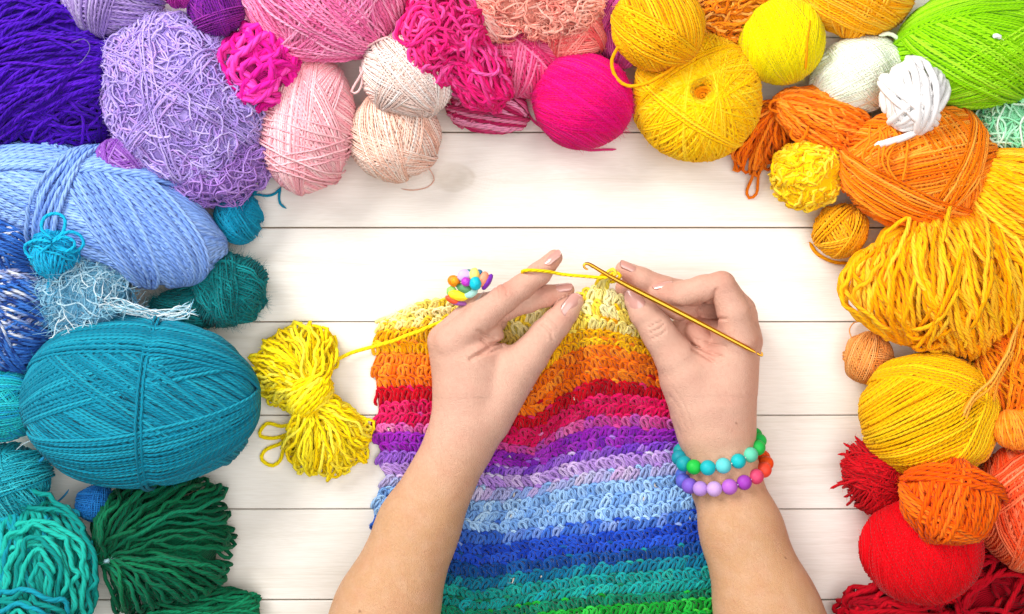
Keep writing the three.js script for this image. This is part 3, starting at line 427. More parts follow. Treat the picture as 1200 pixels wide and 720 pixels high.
thing('yarn_skein', 'wispy pale blue eyelash yarn clump on the blue balls', 'yarn skein', LS, M_soft, 421, y => { y.fz = { p: 1, len: 15, w: 0.5 };
  walk(y, { c: [104, 346], r: [46, 58], rot: -30, rv: 40, h: 66, seed: 421, st: 1.0, cols: ['#5f9fc0', '#8ec4dc', '#3f88ae', '#c4e4f0'], n: 190, len: 46, curl: 0.14, freq: 0.05, lift: [0, 8], wob: 4, lump: 0.15 });
}, t => { const R = t.r; t.fz = { p: 0.3, len: 8, w: 0.4 };
  for (let i = 0; i < 16; i++) strand(t, [[110 + R() * 30, 345 + R() * 25, 104], [150 + R() * 10, 355 + R() * 16, 104 - R() * 6], [180, 362 + R() * 14, 92], [205 + R() * 14, 366 + R() * 10 - 5, 84], [222 + R() * 8, 348 + R() * 22, 80]], 0.75, ['#e6f2f6', '#a9d2e2', '#6fb2ca'][i % 3], 4, 4);
  for (let i = 0; i < 26; i++) { const x = 62 + R() * 80, yy = 320 + R() * 70; strand(t, [[x, yy, 104], [x + (R() - .5) * 24, yy + (R() - .4) * 24, 110], [x + (R() - .5) * 44, yy + (R() - .3) * 40, 104]], 0.65, ['#e6f2f6', '#b9dcea', '#8cc6da'][i % 3], 4, 5); }
  return 'stray_wisps'; });
const bluePal = (() => { const p = ['#2c60b4', '#3f78cc', '#223f86', '#7a94c8', '#d8dce6', '#2f62b8', '#8c92b8', '#2a559f', '#1a2f66', '#4a78be', '#2b4f98'].map(C); return (l) => p[Math.abs(Math.floor(l / 24 + 3 * noise3(l * 0.004, 5, 1))) % p.length]; })();
for (const [o, lb] of [[{ c: [12, 372], r: [52, 68], rot: 8, rv: 50, h: 52, seed: 431 }, 'variegated blue ball with white flecks beside the big teal skein'], [{ c: [2, 294], r: [40, 36], rot: 0, rv: 34, h: 60, seed: 432 }, 'variegated blue ball tucked under the sky blue skein']])
  ball(lb, M_mid, { ...o, st: 2.0, cols: ['#2458b8'], variegated: bluePal, baseDir: 30, groups: [{ dir: 150, off: -0.1, n: 16, g: 0.7 }, { dir: 25, off: 0.3, n: 14, g: 0.7 }, { dir: 70, off: 0.2, n: 10, g: 0.8 }, { dir: 160, off: 0.7, n: 8, g: 0.6 }, { dir: 20, off: -0.5, n: 10, g: 0.6 }] }, FZ);
// teal mohair
thing('yarn_skein', 'fuzzy dark teal mohair ball with a hollow under the sky blue skein', 'yarn ball', LB, M_soft, 441, y => { y.fz = { p: 1.0, len: 9, w: 0.26 };
  const cols = ['#0a6a6e', '#0f7a7c', '#075a60', '#148488'];
  wound(y, { c: [268, 340], r: [46, 40], rot: -35, rv: 34, h: 36, seed: 441, st: 1.3, cols, lump: 0.12, nz: 0.03, nr: 2, baseDir: 120, groups: [{ dir: 45, off: 0.3, n: 16, g: 0.8 }, { dir: 20, off: -0.3, n: 16, g: 0.8 }, { dir: 85, off: 0, n: 14, g: 0.8 }], shape: d => 1 - 0.22 * Math.exp(-((d.x + .25) ** 2 + (d.z + .1) ** 2) / 0.05) * (d.y > 0 ? 1 : 0) });
  wound(y, { c: [222, 362], r: [50, 26], rot: -8, rv: 24, h: 25, seed: 442, st: 1.3, cols, lump: 0.1, nz: 0.03, nr: 2, baseDir: -5, groups: [{ dir: 15, off: 0.2, n: 12, g: 0.8 }] });
});
ball('large teal blue pull skein of plied wool with a tie band', M_mid, { c: [164, 471], r: [134, 100], rot: 2, rv: 74, h: 76, seed: 451, st: 2.1, cols: ['#0f7f9a', '#178ca8', '#0b728c', '#1f98b0'], lump: 0.02, baseDir: 20, baseG: 0.5, nz: 0.008, nr: 0.4, ds: 5, shape: d => 1 - 0.035 * Math.exp(-Math.pow((d.x - 0.17) / 0.05, 2)),
  groups: [{ dir: 25, off: 0.25, n: 44, g: 0.85, spread: 1.03 }, { dir: -14, off: -0.55, n: 24, g: 0.6, spread: 1.03 }, { dir: 34, off: -0.2, n: 16, g: 0.4 }, { dir: -10, off: 0.7, n: 22, g: 0.7 }, { dir: 4, off: -0.85, n: 14, g: 0.6 }, { dir: 93, off: -0.16, n: 2, g: 0.2, lift: -1.5 }] }, { p: 0.12, len: 6, w: 0.26 });
ball('turquoise ball of fine shiny thread beside the large teal skein', M_gloss, { c: [-2, 476], r: [45, 41], rv: 38, h: 66, seed: 461, st: 1.2, cols: ['#19b4be', '#2cc4cc', '#10a2ae', '#1c9ccc'], rnd: 10, rn: [8, 18] }, FZ);
ball('turquoise ball of wiry thread above the sea green loops', M_gloss, { c: [10, 566], r: [48, 42], rot: -15, rv: 36, h: 50, seed: 462, st: 1.2, cols: ['#17a3b6', '#25b4c8', '#0e8ca2', '#3cc6d2'], nz: 0.03, nr: 1.2, rnd: 12, rn: [6, 14] }, FZ, t => {
  strand(t, [[40, 545, 60], [50, 537, 64], [54, 530, 66]], 1.8, '#1f8fc0', 6, 0.5); strand(t, [[36, 604, 40], [56, 596, 30], [72, 584, 26], [80, 574, 26]], 1.2, '#1c82b4', 5, 1.5); strand(t, [[18, 528, 80], [28, 520, 84], [38, 516, 84]], 0.6, '#b7cfd8', 4); return 'stray_thread'; });
ball('tiny cobalt blue ball of thread under the large teal skein', M_gloss, { c: [114, 590], r: [23, 20], rv: 19, h: 26, seed: 463, st: 1.1, cols: ['#1c78c8', '#2a8ad8', '#1468b4'], baseDir: 85, rnd: 6, rn: [6, 12] }, null);
// green hank
thing('yarn_hank', 'dark green hank of wool strands fanning out on the boards', 'yarn hank', LS, M_mid, 471, y => { y.fz = { p: 0.6, len: 5, w: 0.26 };
  const cols = ['#0b6040', '#107050', '#085236', '#0f6a44'];
  addCore(y, body({ c: [192, 634], r: [66, 52], rot: -6, rv: 28, h: 29, seed: 471, lump: 0.1 }), C(cols[0]), 0);
  fan(y, { p: [120, 654, 52], out: [[118, 600], [140, 576], [178, 562], [226, 558], [258, 576], [269, 606], [272, 640], [266, 672], [252, 692], [214, 706], [170, 716], [134, 716]], n: 105, st: 2.5, cols, h0: 10, h1: 84, bow: -0.10, pw: 14, inner: 0.93, loop: 4, wav: 4 });
}, t => { strand(t, [[206, 700, 30], [232, 690, 12], [258, 692, 4], [282, 696, 3], [297, 706, 3], [302, 720, 3], [300, 734, 3]], 2.4, '#0f6c48', 7, 1);
  strand(t, [[118, 655, 60], [122, 638, 66], [138, 628, 76], [160, 622, 88]], 2.6, '#0a5c3c', 7, 1); strand(t, [[123, 658, 62], [125, 658, 66], [127, 657, 62]], 2.6, '#9cc7d0', 6); return 'stray_loop'; });
thing('yarn_skein', 'emerald green loose loops at the edge below the dark green hank', 'yarn skein', LS, M_mid, 475, y => { y.fz = FZ2;
  walk(y, { c: [232, 722], r: [70, 34], rot: -6, rv: 20, h: 21, seed: 475, st: 2.4, cols: ['#0b6c48', '#128258', '#085a3a'], n: 60, len: 120, dir: -8, pull: 0.05, curl: 0.05, freq: 0.02, lift: [-2, 6], wob: 4, lump: 0.1, coreShrink: 5 }); });
// sea green loops
thing('yarn_hank', 'sea green hank of thick looping strands beside the dark green hank', 'yarn hank', LS, M_mid, 481, y => { y.fz = { p: 0.2, len: 5, w: 0.28 };
  const cols = ['#149a90', '#1fae9e', '#0e8680', '#1490a4', '#27b6a8'];
  walk(y, { c: [36, 668], r: [80, 82], rv: 44, h: 45, seed: 481, st: 3.2, cols, n: 42, len: 240, dir: 80, dirVar: 30, pull: 0.03, curl: 0.02, freq: 0.01, lift: [-2, 3], wob: 3, lump: 0.06, turn: 0.2, coreShrink: 3 });
  const R = rng(482);
  for (let i = 0; i < 11; i++) { const q = 10 + i * 5.6 + R() * 4, cx = 46 + R() * 16 - 8, k = 1.0 + R() * .35, cy = 664 + R() * 12, hh = 106 - q * 0.40 - (i % 2) * 5, dn = 30 + R() * 50, tl = (R() - .5) * 0.5, pts = [[cx - q * (0.7 + R() * .5), cy + dn + 18, hh - 16], [cx - q * 1.04, cy + dn * 0.5, hh - 3]]; for (let a = 180; a <= 360; a += 36) pts.push([cx + q * Math.cos(a * D2R) + tl * q * -Math.sin(a * D2R), cy + q * k * Math.sin(a * D2R), hh - (Math.abs(a - 270) < 40 ? 4 : 0)]); pts.push([cx + q * 0.95, cy + dn * 0.5, hh - 3], [cx + q * (0.5 + R() * .7), cy + dn + 24, hh - 14]); strand(y, pts, 3.3, cols[R() * 5 | 0], 6, 6); }
  for (let i = 0; i < 6; i++) { const b = 690 + i * 8 + R() * 6, f = R() * 20; strand(y, [[-16, b + 10 - i, 84 + i], [10 + f, b - 6, 102], [40, b + R() * 12, 109 - i], [60 + f, b + 16, 98], [78, b + 30 + f, 80]], 3.3, cols[R() * 5 | 0], 6, 6); }
});
// yellow butterfly skein
thing('yarn_hank', 'bright yellow hank pinched at its waist feeding the crochet work', 'yarn hank', LS, M_mid, 491, y => { y.fz = { p: 0.3, len: 4, w: 0.28 };
  const cols = ['#ffe40c', '#ffec24', '#fbd806', '#fff04a'];
  addCore(y, body({ c: [343, 429], r: [36, 28], rot: 48, rv: 14, h: 15, seed: 491, lump: 0.1 }), C(cols[0]), 0); addCore(y, body({ c: [384, 512], r: [38, 30], rot: 40, rv: 14, h: 15, seed: 492, lump: 0.1 }), C(cols[0]), 0);
  fan(y, { p: [360, 461, 30], out: [[330, 474], [312, 466], [296, 446], [293, 426], [304, 404], [322, 388], [350, 381], [376, 382], [389, 394], [386, 412], [384, 434]], n: 84, st: 2.05, cols, h0: 6, h1: 46, bow: 0.05, pw: 16, inner: 0.74, loop: 5, wav: 6 });
  fan(y, { p: [363, 470, 30], out: [[340, 500], [336, 530], [348, 552], [378, 561], [404, 556], [428, 538], [437, 520], [430, 502], [414, 488], [396, 476]], n: 84, st: 2.05, cols, h0: 6, h1: 46, bow: -0.06, pw: 16, inner: 0.74, loop: 5, wav: 6 });
  wound(y, { c: [362, 463], r: [22, 27], rot: 52, rv: 22, h: 27, seed: 493, st: 2.4, cols, nz: 0.03, nr: 1, baseDir: -30, baseG: 0.2, groups: [{ dir: -25, off: 0, n: 9, g: 0.3 }, { dir: -48, off: 0.2, n: 6, g: 0.4 }] });
}, t => {
  strand(t, [[352, 496, 24], [330, 500, 8], [312, 496, 3], [303, 510, 2.5], [318, 514, 2.5], [338, 508, 8], [352, 502, 22]], 2.3, '#fbe010', 7, 1);
  strand(t, [[350, 506, 24], [328, 520, 6], [310, 528, 2.5], [306, 538, 2.5], [318, 546, 2.5], [328, 540, 3], [333, 526, 6], [346, 510, 20]], 2.3, '#fbe010', 7, 1);
  strand(t, [[396, 482, 36], [402, 478, 30], [412, 482, 28], [418, 494, 26], [412, 502, 34]], 2.2, '#f6d406', 7, 1);
  strand(t, [[380, 434, 40], [388, 426, 26], [404, 417, 12], [424, 410, 9], [446, 404, 12], [470, 396, 18], [496, 386, 24], [515, 378, 26], [528, 374, 26]], 2.4, '#fde31c', 8, 0.6);
  return 'working_strand'; });

/* ---------------------------------------------------------------- the crocheted blanket: one part per row of stitches */
const blanket = new THREE.Group(); blanket.name = 'crochet_blanket'; tag(blanket, 'rainbow striped crochet blanket held between the two hands', 'crochet blanket'); top(blanket);
{
  const cx = [436, 500, 560, 620, 660, 705, 760, 800, 850];     // photo columns
  const B = [                                                    // colour band, rows, its upper edge at those columns
    [['#fde66a', '#fdf0a4', '#fbdc3c', '#fff2b4'], 2, [376, 353, 352, 364, 352, 336, 372, 400, 412]],
    [['#fbd428', '#fde25c', '#f8c414', '#fff0a0'], 1, [380, 372, 372, 398, 372, 372, 390, 412, 424]],
    [['#f9b80a', '#fdc620', '#f6a606'], 2, [388, 384, 392, 414, 392, 388, 402, 420, 432]],
    [['#f2730c', '#f8841c', '#ec6206', '#fa9426'], 3, [414, 417, 430, 450, 418, 405, 418, 432, 444]],
    [['#c4061e', '#d20c24', '#b4041a'], 1, [455, 454, 468, 489, 464, 445, 453, 462, 470]],
    [['#d20a50', '#e01260', '#c40646', '#de2466'], 2, [474, 471, 484, 503, 482, 463, 467, 474, 480]],
    [['#d64a9a', '#c83a8e', '#b84cae', '#e07ab4'], 1, [498, 499, 510, 524, 502, 487, 488, 494, 498]],
    [['#9a22b0', '#8a1ca6', '#a434bc', '#7a24ac'], 2, [508, 510, 522, 533, 514, 501, 503, 506, 508]],
    [['#8040c4', '#9458d0', '#7238b8', '#a874d8'], 1, [530, 532, 542, 548, 534, 525, 520, 518, 518]],
    [['#b288d8', '#c4a0e2', '#a678d0', '#d2b8e8'], 1, [544, 546, 554, 558, 546, 537, 530, 528, 526]],
    [['#b8b0e0', '#9cb0e0', '#d0c4e4', '#8aa4dc', '#c8a8d8'], 1, [558, 560, 570, 572, 562, 552, 546, 542, 540]],
    [['#86b4ea', '#9cc6f2', '#74a4e2', '#b0d4f6'], 3, [571, 574, 588, 584, 574, 566, 562, 556, 552]],
    [['#3f70d2', '#5686dc', '#3060c4', '#88a4e0'], 1, [606, 612, 624, 620, 616, 611, 606, 600, 594]],
    [['#1d48c0', '#2a58cc', '#163cae', '#2450c4'], 2, [620, 627, 640, 634, 630, 625, 620, 614, 608]],
    [['#174a9a', '#12408a', '#1c58a4', '#134e8c'], 1, [644, 650, 662, 656, 652, 648, 643, 638, 632]],
    [['#0f6a92', '#127a9a', '#0c5c84', '#188c9c'], 1, [658, 665, 678, 670, 666, 661, 657, 653, 648]],
    [['#16968e', '#22a89c', '#0e867e', '#149aa0'], 2, [674, 681, 692, 684, 679, 674, 671, 668, 664]],
    [['#0f7c5c', '#128a66', '#0c6c50'], 1, [700, 706, 716, 708, 703, 698, 696, 694, 690]],
    [['#12962e', '#1cb03a', '#0c8424', '#34c84a'], 2, [713, 719, 728, 720, 716, 711, 708, 704, 702]],
    [['#3cc83a', '#52d84e'], 2, [739, 745, 754, 746, 742, 737, 734, 730, 728]],
    [null, 0, [765, 771, 780, 772, 768, 763, 760, 756, 754]]];
  const hermite = (arr, x) => { let i = 0; while (i < cx.length - 2 && x > cx[i + 1]) i++; const t = clamp((x - cx[i]) / (cx[i + 1] - cx[i]), -0.2, 1.2), m = k => k <= 0 || k >= cx.length - 1 ? 0 : (arr[k + 1] - arr[k - 1]) / (cx[k + 1] - cx[k - 1]); const d = cx[i + 1] - cx[i], t2 = t * t, t3 = t2 * t; return (2 * t3 - 3 * t2 + 1) * arr[i] + (t3 - 2 * t2 + t) * d * m(i) + (-2 * t3 + 3 * t2) * arr[i + 1] + (t3 - t2) * d * m(i + 1); };
  const rows = []; B.forEach((b, i) => { for (let k = 0; k < b[1]; k++) rows.push([i, k / b[1], b[0], b[1]]); });
  const NR = rows.length, yOf = (x, v) => { const i = clamp(Math.floor(v), 0, NR - 1), f = v - i, [b, k, , n] = rows[i]; return lerp(hermite(B[b][2], x), hermite(B[b + 1][2], x), k + f / n); };
  const hOf = (x, y) => {                                        // lift of the cloth: pulled up between the fingers, small waves below
    let h = 5 + 2.2 * noise3(x * 0.013, y * 0.02, 4) + 1.0 * noise3(x * 0.04, y * 0.05, 8);
    h += 54 * Math.exp(-Math.pow((x - 705) / 62, 2)) * (1 - sstep(338, 500, y));
    h += 22 * Math.exp(-Math.pow((x - 690) / 110, 2)) * (1 - sstep(440, 600, y)); h -= 13 * Math.exp(-Math.pow((x - 655 + (y - 470) * 0.25) / 20, 2)) * sstep(380, 430, y) * (1 - sstep(500, 560, y));
    h += 14 * Math.exp(-Math.pow((x - 500) / 50, 2)) * (1 - sstep(345, 400, y));
    return Math.max(4, h);
  };
  const yNoise = rng(77), NS = 37;
  const edgeL = v => 438 + 5 * Math.sin(v * 0.9) + 6 * noise3(v * 0.35, 3, 1) - 0.0 * v, edgeR = v => 846 - 26 * (1 - sstep(0, 14, v)) + 4 * noise3(v * 0.3, 9, 1);
  const P = (u, v, z) => { const x = lerp(edgeL(v), edgeR(v), u), y = yOf(x, v); return at(x, y, hOf(x, y) + z); };
  const M_crochet = yarnMat(1.1, 0.35);
  // backing sheet that the stitches stand on, with a back face
  { const y = new Yarn(3), nu = 90, nv = NR * 3; for (let s = 0; s < 2; s++) for (let j = 0; j <= nv; j++) for (let i = 0; i <= nu; i++) {
      const u = i / nu, v = j / nv * NR, q = P(lerp(0.012, 0.988, u), clamp(v, 0.25, NR - 0.1), s ? -3.2 : -1.4), c = C(rows[clamp(Math.floor(v), 0, NR - 1)][2][0]);
      y.p.push(q.x, Math.max(q.y, 0.0004), q.z); y.n.push(0, s ? -1 : 1, 0); y.u.push(u * 30, v); y.c.push(c.r, c.g, c.b);
      if (i && j) { const w = nu + 1, b0 = s * w * (nv + 1), a = b0 + (j - 1) * w + i - 1, e = a + w; s ? y.i.push(a, a + 1, e + 1, a, e + 1, e) : y.i.push(a, e + 1, a + 1, a, e, e + 1); } }
    const g = y.geo(); g.computeVertexNormals(); mesh('backing', g, M_crochet, blanket); }
  for (let rI = 0; rI < NR; rI++) {
    const y = new Yarn(900 + rI), R = y.r, cols = rows[rI][2].map(C), prev = rows[Math.max(0, rI - 1)][2].map(C), flip = rI % 2 ? 1 : -1; y.fz = { p: 0.22, len: 4, w: 0.26 };
    const shift = (rI % 2) * 0.5;
    for (let s = 0; s < NS; s++) {
      const c = cols[R() * cols.length | 0].clone().lerp(cols[R() * cols.length | 0], R() * .6).multiplyScalar(0.92 + R() * .16), next = rows[Math.min(NR - 1, rI + 1)][2].map(C), c2 = R() < 0.2 ? prev[R() * prev.length | 0] : c;
      const j = () => (R() - .5) * 0.26, W = 1 / NS, u0 = (s + shift * 0.6 + 0.2) * W, Q = (du, dv, z) => P(clamp(u0 + (du + j()) * W, -0.01, 1.01), rI + dv + j() * 0.6, z + (R() - .5) * 0.8);
      const sl = 0.22 * flip, st = (2.0 + R() * 0.55) * S * 0.97;
      const mk = (pts, col, rr = st, n = 13) => y.tube(new THREE.CatmullRomCurve3(pts, false, 'centripetal').getSpacedPoints(n), rr, col, 5);
      // post: a leaning loop that rises out of the row above and dives into the row below
      mk([Q(0.28 + sl, 1.15, -2.2), Q(0.20 + sl, 0.8, 1.4), Q(0.18, 0.42, 3.0), Q(0.42, 0.12, 3.6), Q(0.7, 0.34, 3.0), Q(0.62 + sl, 0.78, 1.6), Q(0.55 + sl, 1.15, -2.0)], c, st, 15);
      // head: the slanted chain link that locks it to its neighbour
      mk([Q(0.5, 0.12, 0.2), Q(0.75, -0.04, 2.6), Q(1.05, 0.04, 3.1), Q(1.28, 0.3, 1.0)], R() < 0.15 ? next[R() * next.length | 0] : c2, st, 8);
      mk([Q(0.85, 0.95, -0.8), Q(0.95, 0.62, 1.6), Q(0.88, 0.3, 1.6), Q(0.75, 0.1, -0.4)], c, st * 0.92, 8);
      if (R() < 0.018) mk([Q(0.4, 0.4, 4.4), Q(0.46, 0.7, 4.4)], C('#efe6d8'), 0.9 * S, 4);
    }
    mesh('stitch_row', y.geo(), M_crochet, blanket);
  }
  // the stitch being made, drawn up to the hook
  const y = new Yarn(990), cs = ['#fbe04a', '#fdd61e', '#fbe98a'];
  for (const [q, st, k] of [[[[703, 350, 66], [706, 338, 80], [709, 328, 92], [714, 324, 100]], 3.2, 2], [[[698, 346, 68], [699, 334, 82], [705, 324, 94], [713, 321, 101]], 2.8, 1], [[[706, 348, 66], [700, 336, 80], [704, 326, 92], [712, 323, 101]], 3.0, 1], [[[712, 350, 66], [711, 338, 80], [713, 328, 94], [716, 323, 101]], 3.0, 0], [[[700, 354, 64], [697, 342, 76], [703, 331, 88], [712, 325, 99]], 2.6, 2], [[[709, 330, 92], [716, 322, 99], [722, 319, 102], [727, 323, 102], [722, 329, 97], [714, 331, 94]], 2.2, 1], [[[706, 326, 95], [714, 318, 100], [719, 316, 103], [722, 321, 103], [716, 327, 96]], 2.2, 0]]) strand(y, q, st, cs[k], 7, 0.5, 3);
  mesh('live_stitch', y.geo(), M_crochet, blanket);
}

/* ---------------------------------------------------------------- the person's hands and forearms */
const person = new THREE.Group(); person.name = 'person'; tag(person, 'bare forearms and hands of a person crocheting with a hook', 'person'); top(person);
const smin = (a, b, k) => { const h = Math.max(k - Math.abs(a - b), 0) / k; return Math.min(a, b) - h * h * k * 0.25; };
function capsule(A, B, ys = 1) {                    // joints are [px, py, h, r] in photo pixels
  const a = at(A[0], A[1], A[2]), b = at(B[0], B[1], B[2]), ra = A[3] * kOf(A[2]), rb = B[3] * kOf(B[2]);
  const dx = b.x - a.x, dy = (b.y - a.y) / ys, dz = b.z - a.z, L = dx * dx + dy * dy + dz * dz || 1e-12, lo = [Math.min(a.x - ra, b.x - rb), Math.min(a.y - ra, b.y - rb), Math.min(a.z - ra, b.z - rb)], hi = [Math.max(a.x + ra, b.x + rb), Math.max(a.y + ra, b.y + rb), Math.max(a.z + ra, b.z + rb)];
  const f = (x, y, z) => { const px = x - a.x, py = (y - a.y) / ys, pz = z - a.z, t = clamp((px * dx + py * dy + pz * dz) / L, 0, 1), ex = px - dx * t, ey = py - dy * t, ez = pz - dz * t; return Math.sqrt(ex * ex + ey * ey + ez * ez) - (ra + (rb - ra) * t); };
  return { f, lo, hi };
}
function chain(js, k, ys = 1) { const cs = []; for (let i = 0; i < js.length - 1; i++) cs.push(capsule(js[i], js[i + 1], ys)); return group(cs, k); }
function group(cs, k) {
  const lo = [0, 1, 2].map(i => Math.min(...cs.map(c => c.lo[i]))), hi = [0, 1, 2].map(i => Math.max(...cs.map(c => c.hi[i]))), far = 0.02;
  return { lo, hi, f: (x, y, z) => { const qx = Math.max(lo[0] - x, 0, x - hi[0]), qy = Math.max(lo[1] - y, 0, y - hi[1]), qz = Math.max(lo[2] - z, 0, z - hi[2]), q = Math.sqrt(qx * qx + qy * qy + qz * qz); if (q > far) return q; let d = 1e9; for (const c of cs) d = smin(d, c.f(x, y, z), k); return d; } };
}
function surfaceNet(f, lo, hi, cell) {
  const n = [0, 1, 2].map(i => Math.ceil((hi[i] - lo[i]) / cell) + 1), [nx, ny, nz] = n, val = new Float32Array(nx * ny * nz), id = (i, j, k) => (k * ny + j) * nx + i;
  const b = 6, half = b * cell * 0.9 + 0.004;                    // blocks far from the surface take their middle's value
  for (let k0 = 0; k0 < nz; k0 += b) for (let j0 = 0; j0 < ny; j0 += b) for (let i0 = 0; i0 < nx; i0 += b) {
    const m = f(lo[0] + (i0 + b / 2) * cell, lo[1] + (j0 + b / 2) * cell, lo[2] + (k0 + b / 2) * cell), skip = Math.abs(m) > half;
    for (let k = k0; k < Math.min(nz, k0 + b); k++) for (let j = j0; j < Math.min(ny, j0 + b); j++) for (let i = i0; i < Math.min(nx, i0 + b); i++) val[id(i, j, k)] = skip ? m : f(lo[0] + i * cell, lo[1] + j * cell, lo[2] + k * cell);
  }
  const vid = new Int32Array(nx * ny * nz).fill(-1), pos = [], idx = [], co = [[0, 0, 0], [1, 0, 0], [0, 1, 0], [1, 1, 0], [0, 0, 1], [1, 0, 1], [0, 1, 1], [1, 1, 1]], ed = [[0, 1], [2, 3], [4, 5], [6, 7], [0, 2], [1, 3], [4, 6], [5, 7], [0, 4], [1, 5], [2, 6], [3, 7]];
  for (let k = 0; k < nz - 1; k++) for (let j = 0; j < ny - 1; j++) for (let i = 0; i < nx - 1; i++) {
    const v = co.map(c => val[id(i + c[0], j + c[1], k + c[2])]); let m = 0; for (let q = 0; q < 8; q++) if (v[q] < 0) m |= 1 << q; if (m === 0 || m === 255) continue;
    let x = 0, y = 0, z = 0, c = 0; for (const [a, b] of ed) if ((v[a] < 0) !== (v[b] < 0)) { const t = v[a] / (v[a] - v[b]); x += lerp(co[a][0], co[b][0], t); y += lerp(co[a][1], co[b][1], t); z += lerp(co[a][2], co[b][2], t); c++; }
    vid[id(i, j, k)] = pos.length / 3; pos.push(lo[0] + (i + x / c) * cell, lo[1] + (j + y / c) * cell, lo[2] + (k + z / c) * cell);
  }
  const quad = (a, b, c, d, s) => { if (a < 0 || b < 0 || c < 0 || d < 0) return; s ? idx.push(a, b, c, a, c, d) : idx.push(a, c, b, a, d, c); };
  for (let k = 1; k < nz - 1; k++) for (let j = 1; j < ny - 1; j++) for (let i = 1; i < nx - 1; i++) {
    const v = val[id(i, j, k)] < 0;
    if (v !== val[id(i + 1, j, k)] < 0) quad(vid[id(i, j - 1, k - 1)], vid[id(i, j, k - 1)], vid[id(i, j, k)], vid[id(i, j - 1, k)], v);
    if (v !== val[id(i, j + 1, k)] < 0) quad(vid[id(i - 1, j, k - 1)], vid[id(i - 1, j, k)], vid[id(i, j, k)], vid[id(i, j, k - 1)], v);
    if (v !== val[id(i, j, k + 1)] < 0) quad(vid[id(i - 1, j - 1, k)], vid[id(i, j - 1, k)], vid[id(i, j, k)], vid[id(i - 1, j, k)], v);
  }
  return { pos, idx };
}
const grad = (f, x, y, z, e = 0.0006) => V(f(x + e, y, z) - f(x - e, y, z), f(x, y + e, z) - f(x, y - e, z), f(x, y, z + e) - f(x, y, z - e)).normalize();
// fine skin relief: crossing wrinkles
const skinBump = dataTex(512, 512, (x, y) => { const a = x / 512 * 2 * Math.PI, b = y / 512 * 2 * Math.PI, n = (s, o) => noise4(Math.cos(a) * s + o, Math.sin(a) * s, Math.cos(b) * s, Math.sin(b) * s + o); const w = 1 - Math.abs(n(5, 0)), w2 = 1 - Math.abs(n(9, 3)); const h = 0.55 + 0.3 * n(13, 7) - 0.25 * Math.pow(w, 6) - 0.25 * Math.pow(w2, 6); return [h, h, h]; });
const M_skin = new THREE.MeshPhysicalMaterial({ vertexColors: true, roughness: 0.5, specularIntensity: 0.45, bumpMap: skinBump, bumpScale: 0.0006, sheen: 0.15, sheenRoughness: 0.5, sheenColor: C('#ffd9cc') }); M_skin.name = 'skin';
const M_nail = new THREE.MeshPhysicalMaterial({ color: C('#cf998d'), roughness: 0.3, clearcoat: 1, clearcoatRoughness: 0.12 }); M_nail.name = 'varnished_nail';
function segDist2(px, pz, pts) { let m = 1e9; for (let i = 0; i < pts.length - 1; i++) { const [ax, az] = pts[i], [bx, bz] = pts[i + 1], dx = bx - ax, dz = bz - az, t = clamp(((px - ax) * dx + (pz - az) * dz) / (dx * dx + dz * dz), 0, 1), ex = px - ax - dx * t, ez = pz - az - dz * t; m = Math.min(m, ex * ex + ez * ez); } return m; }
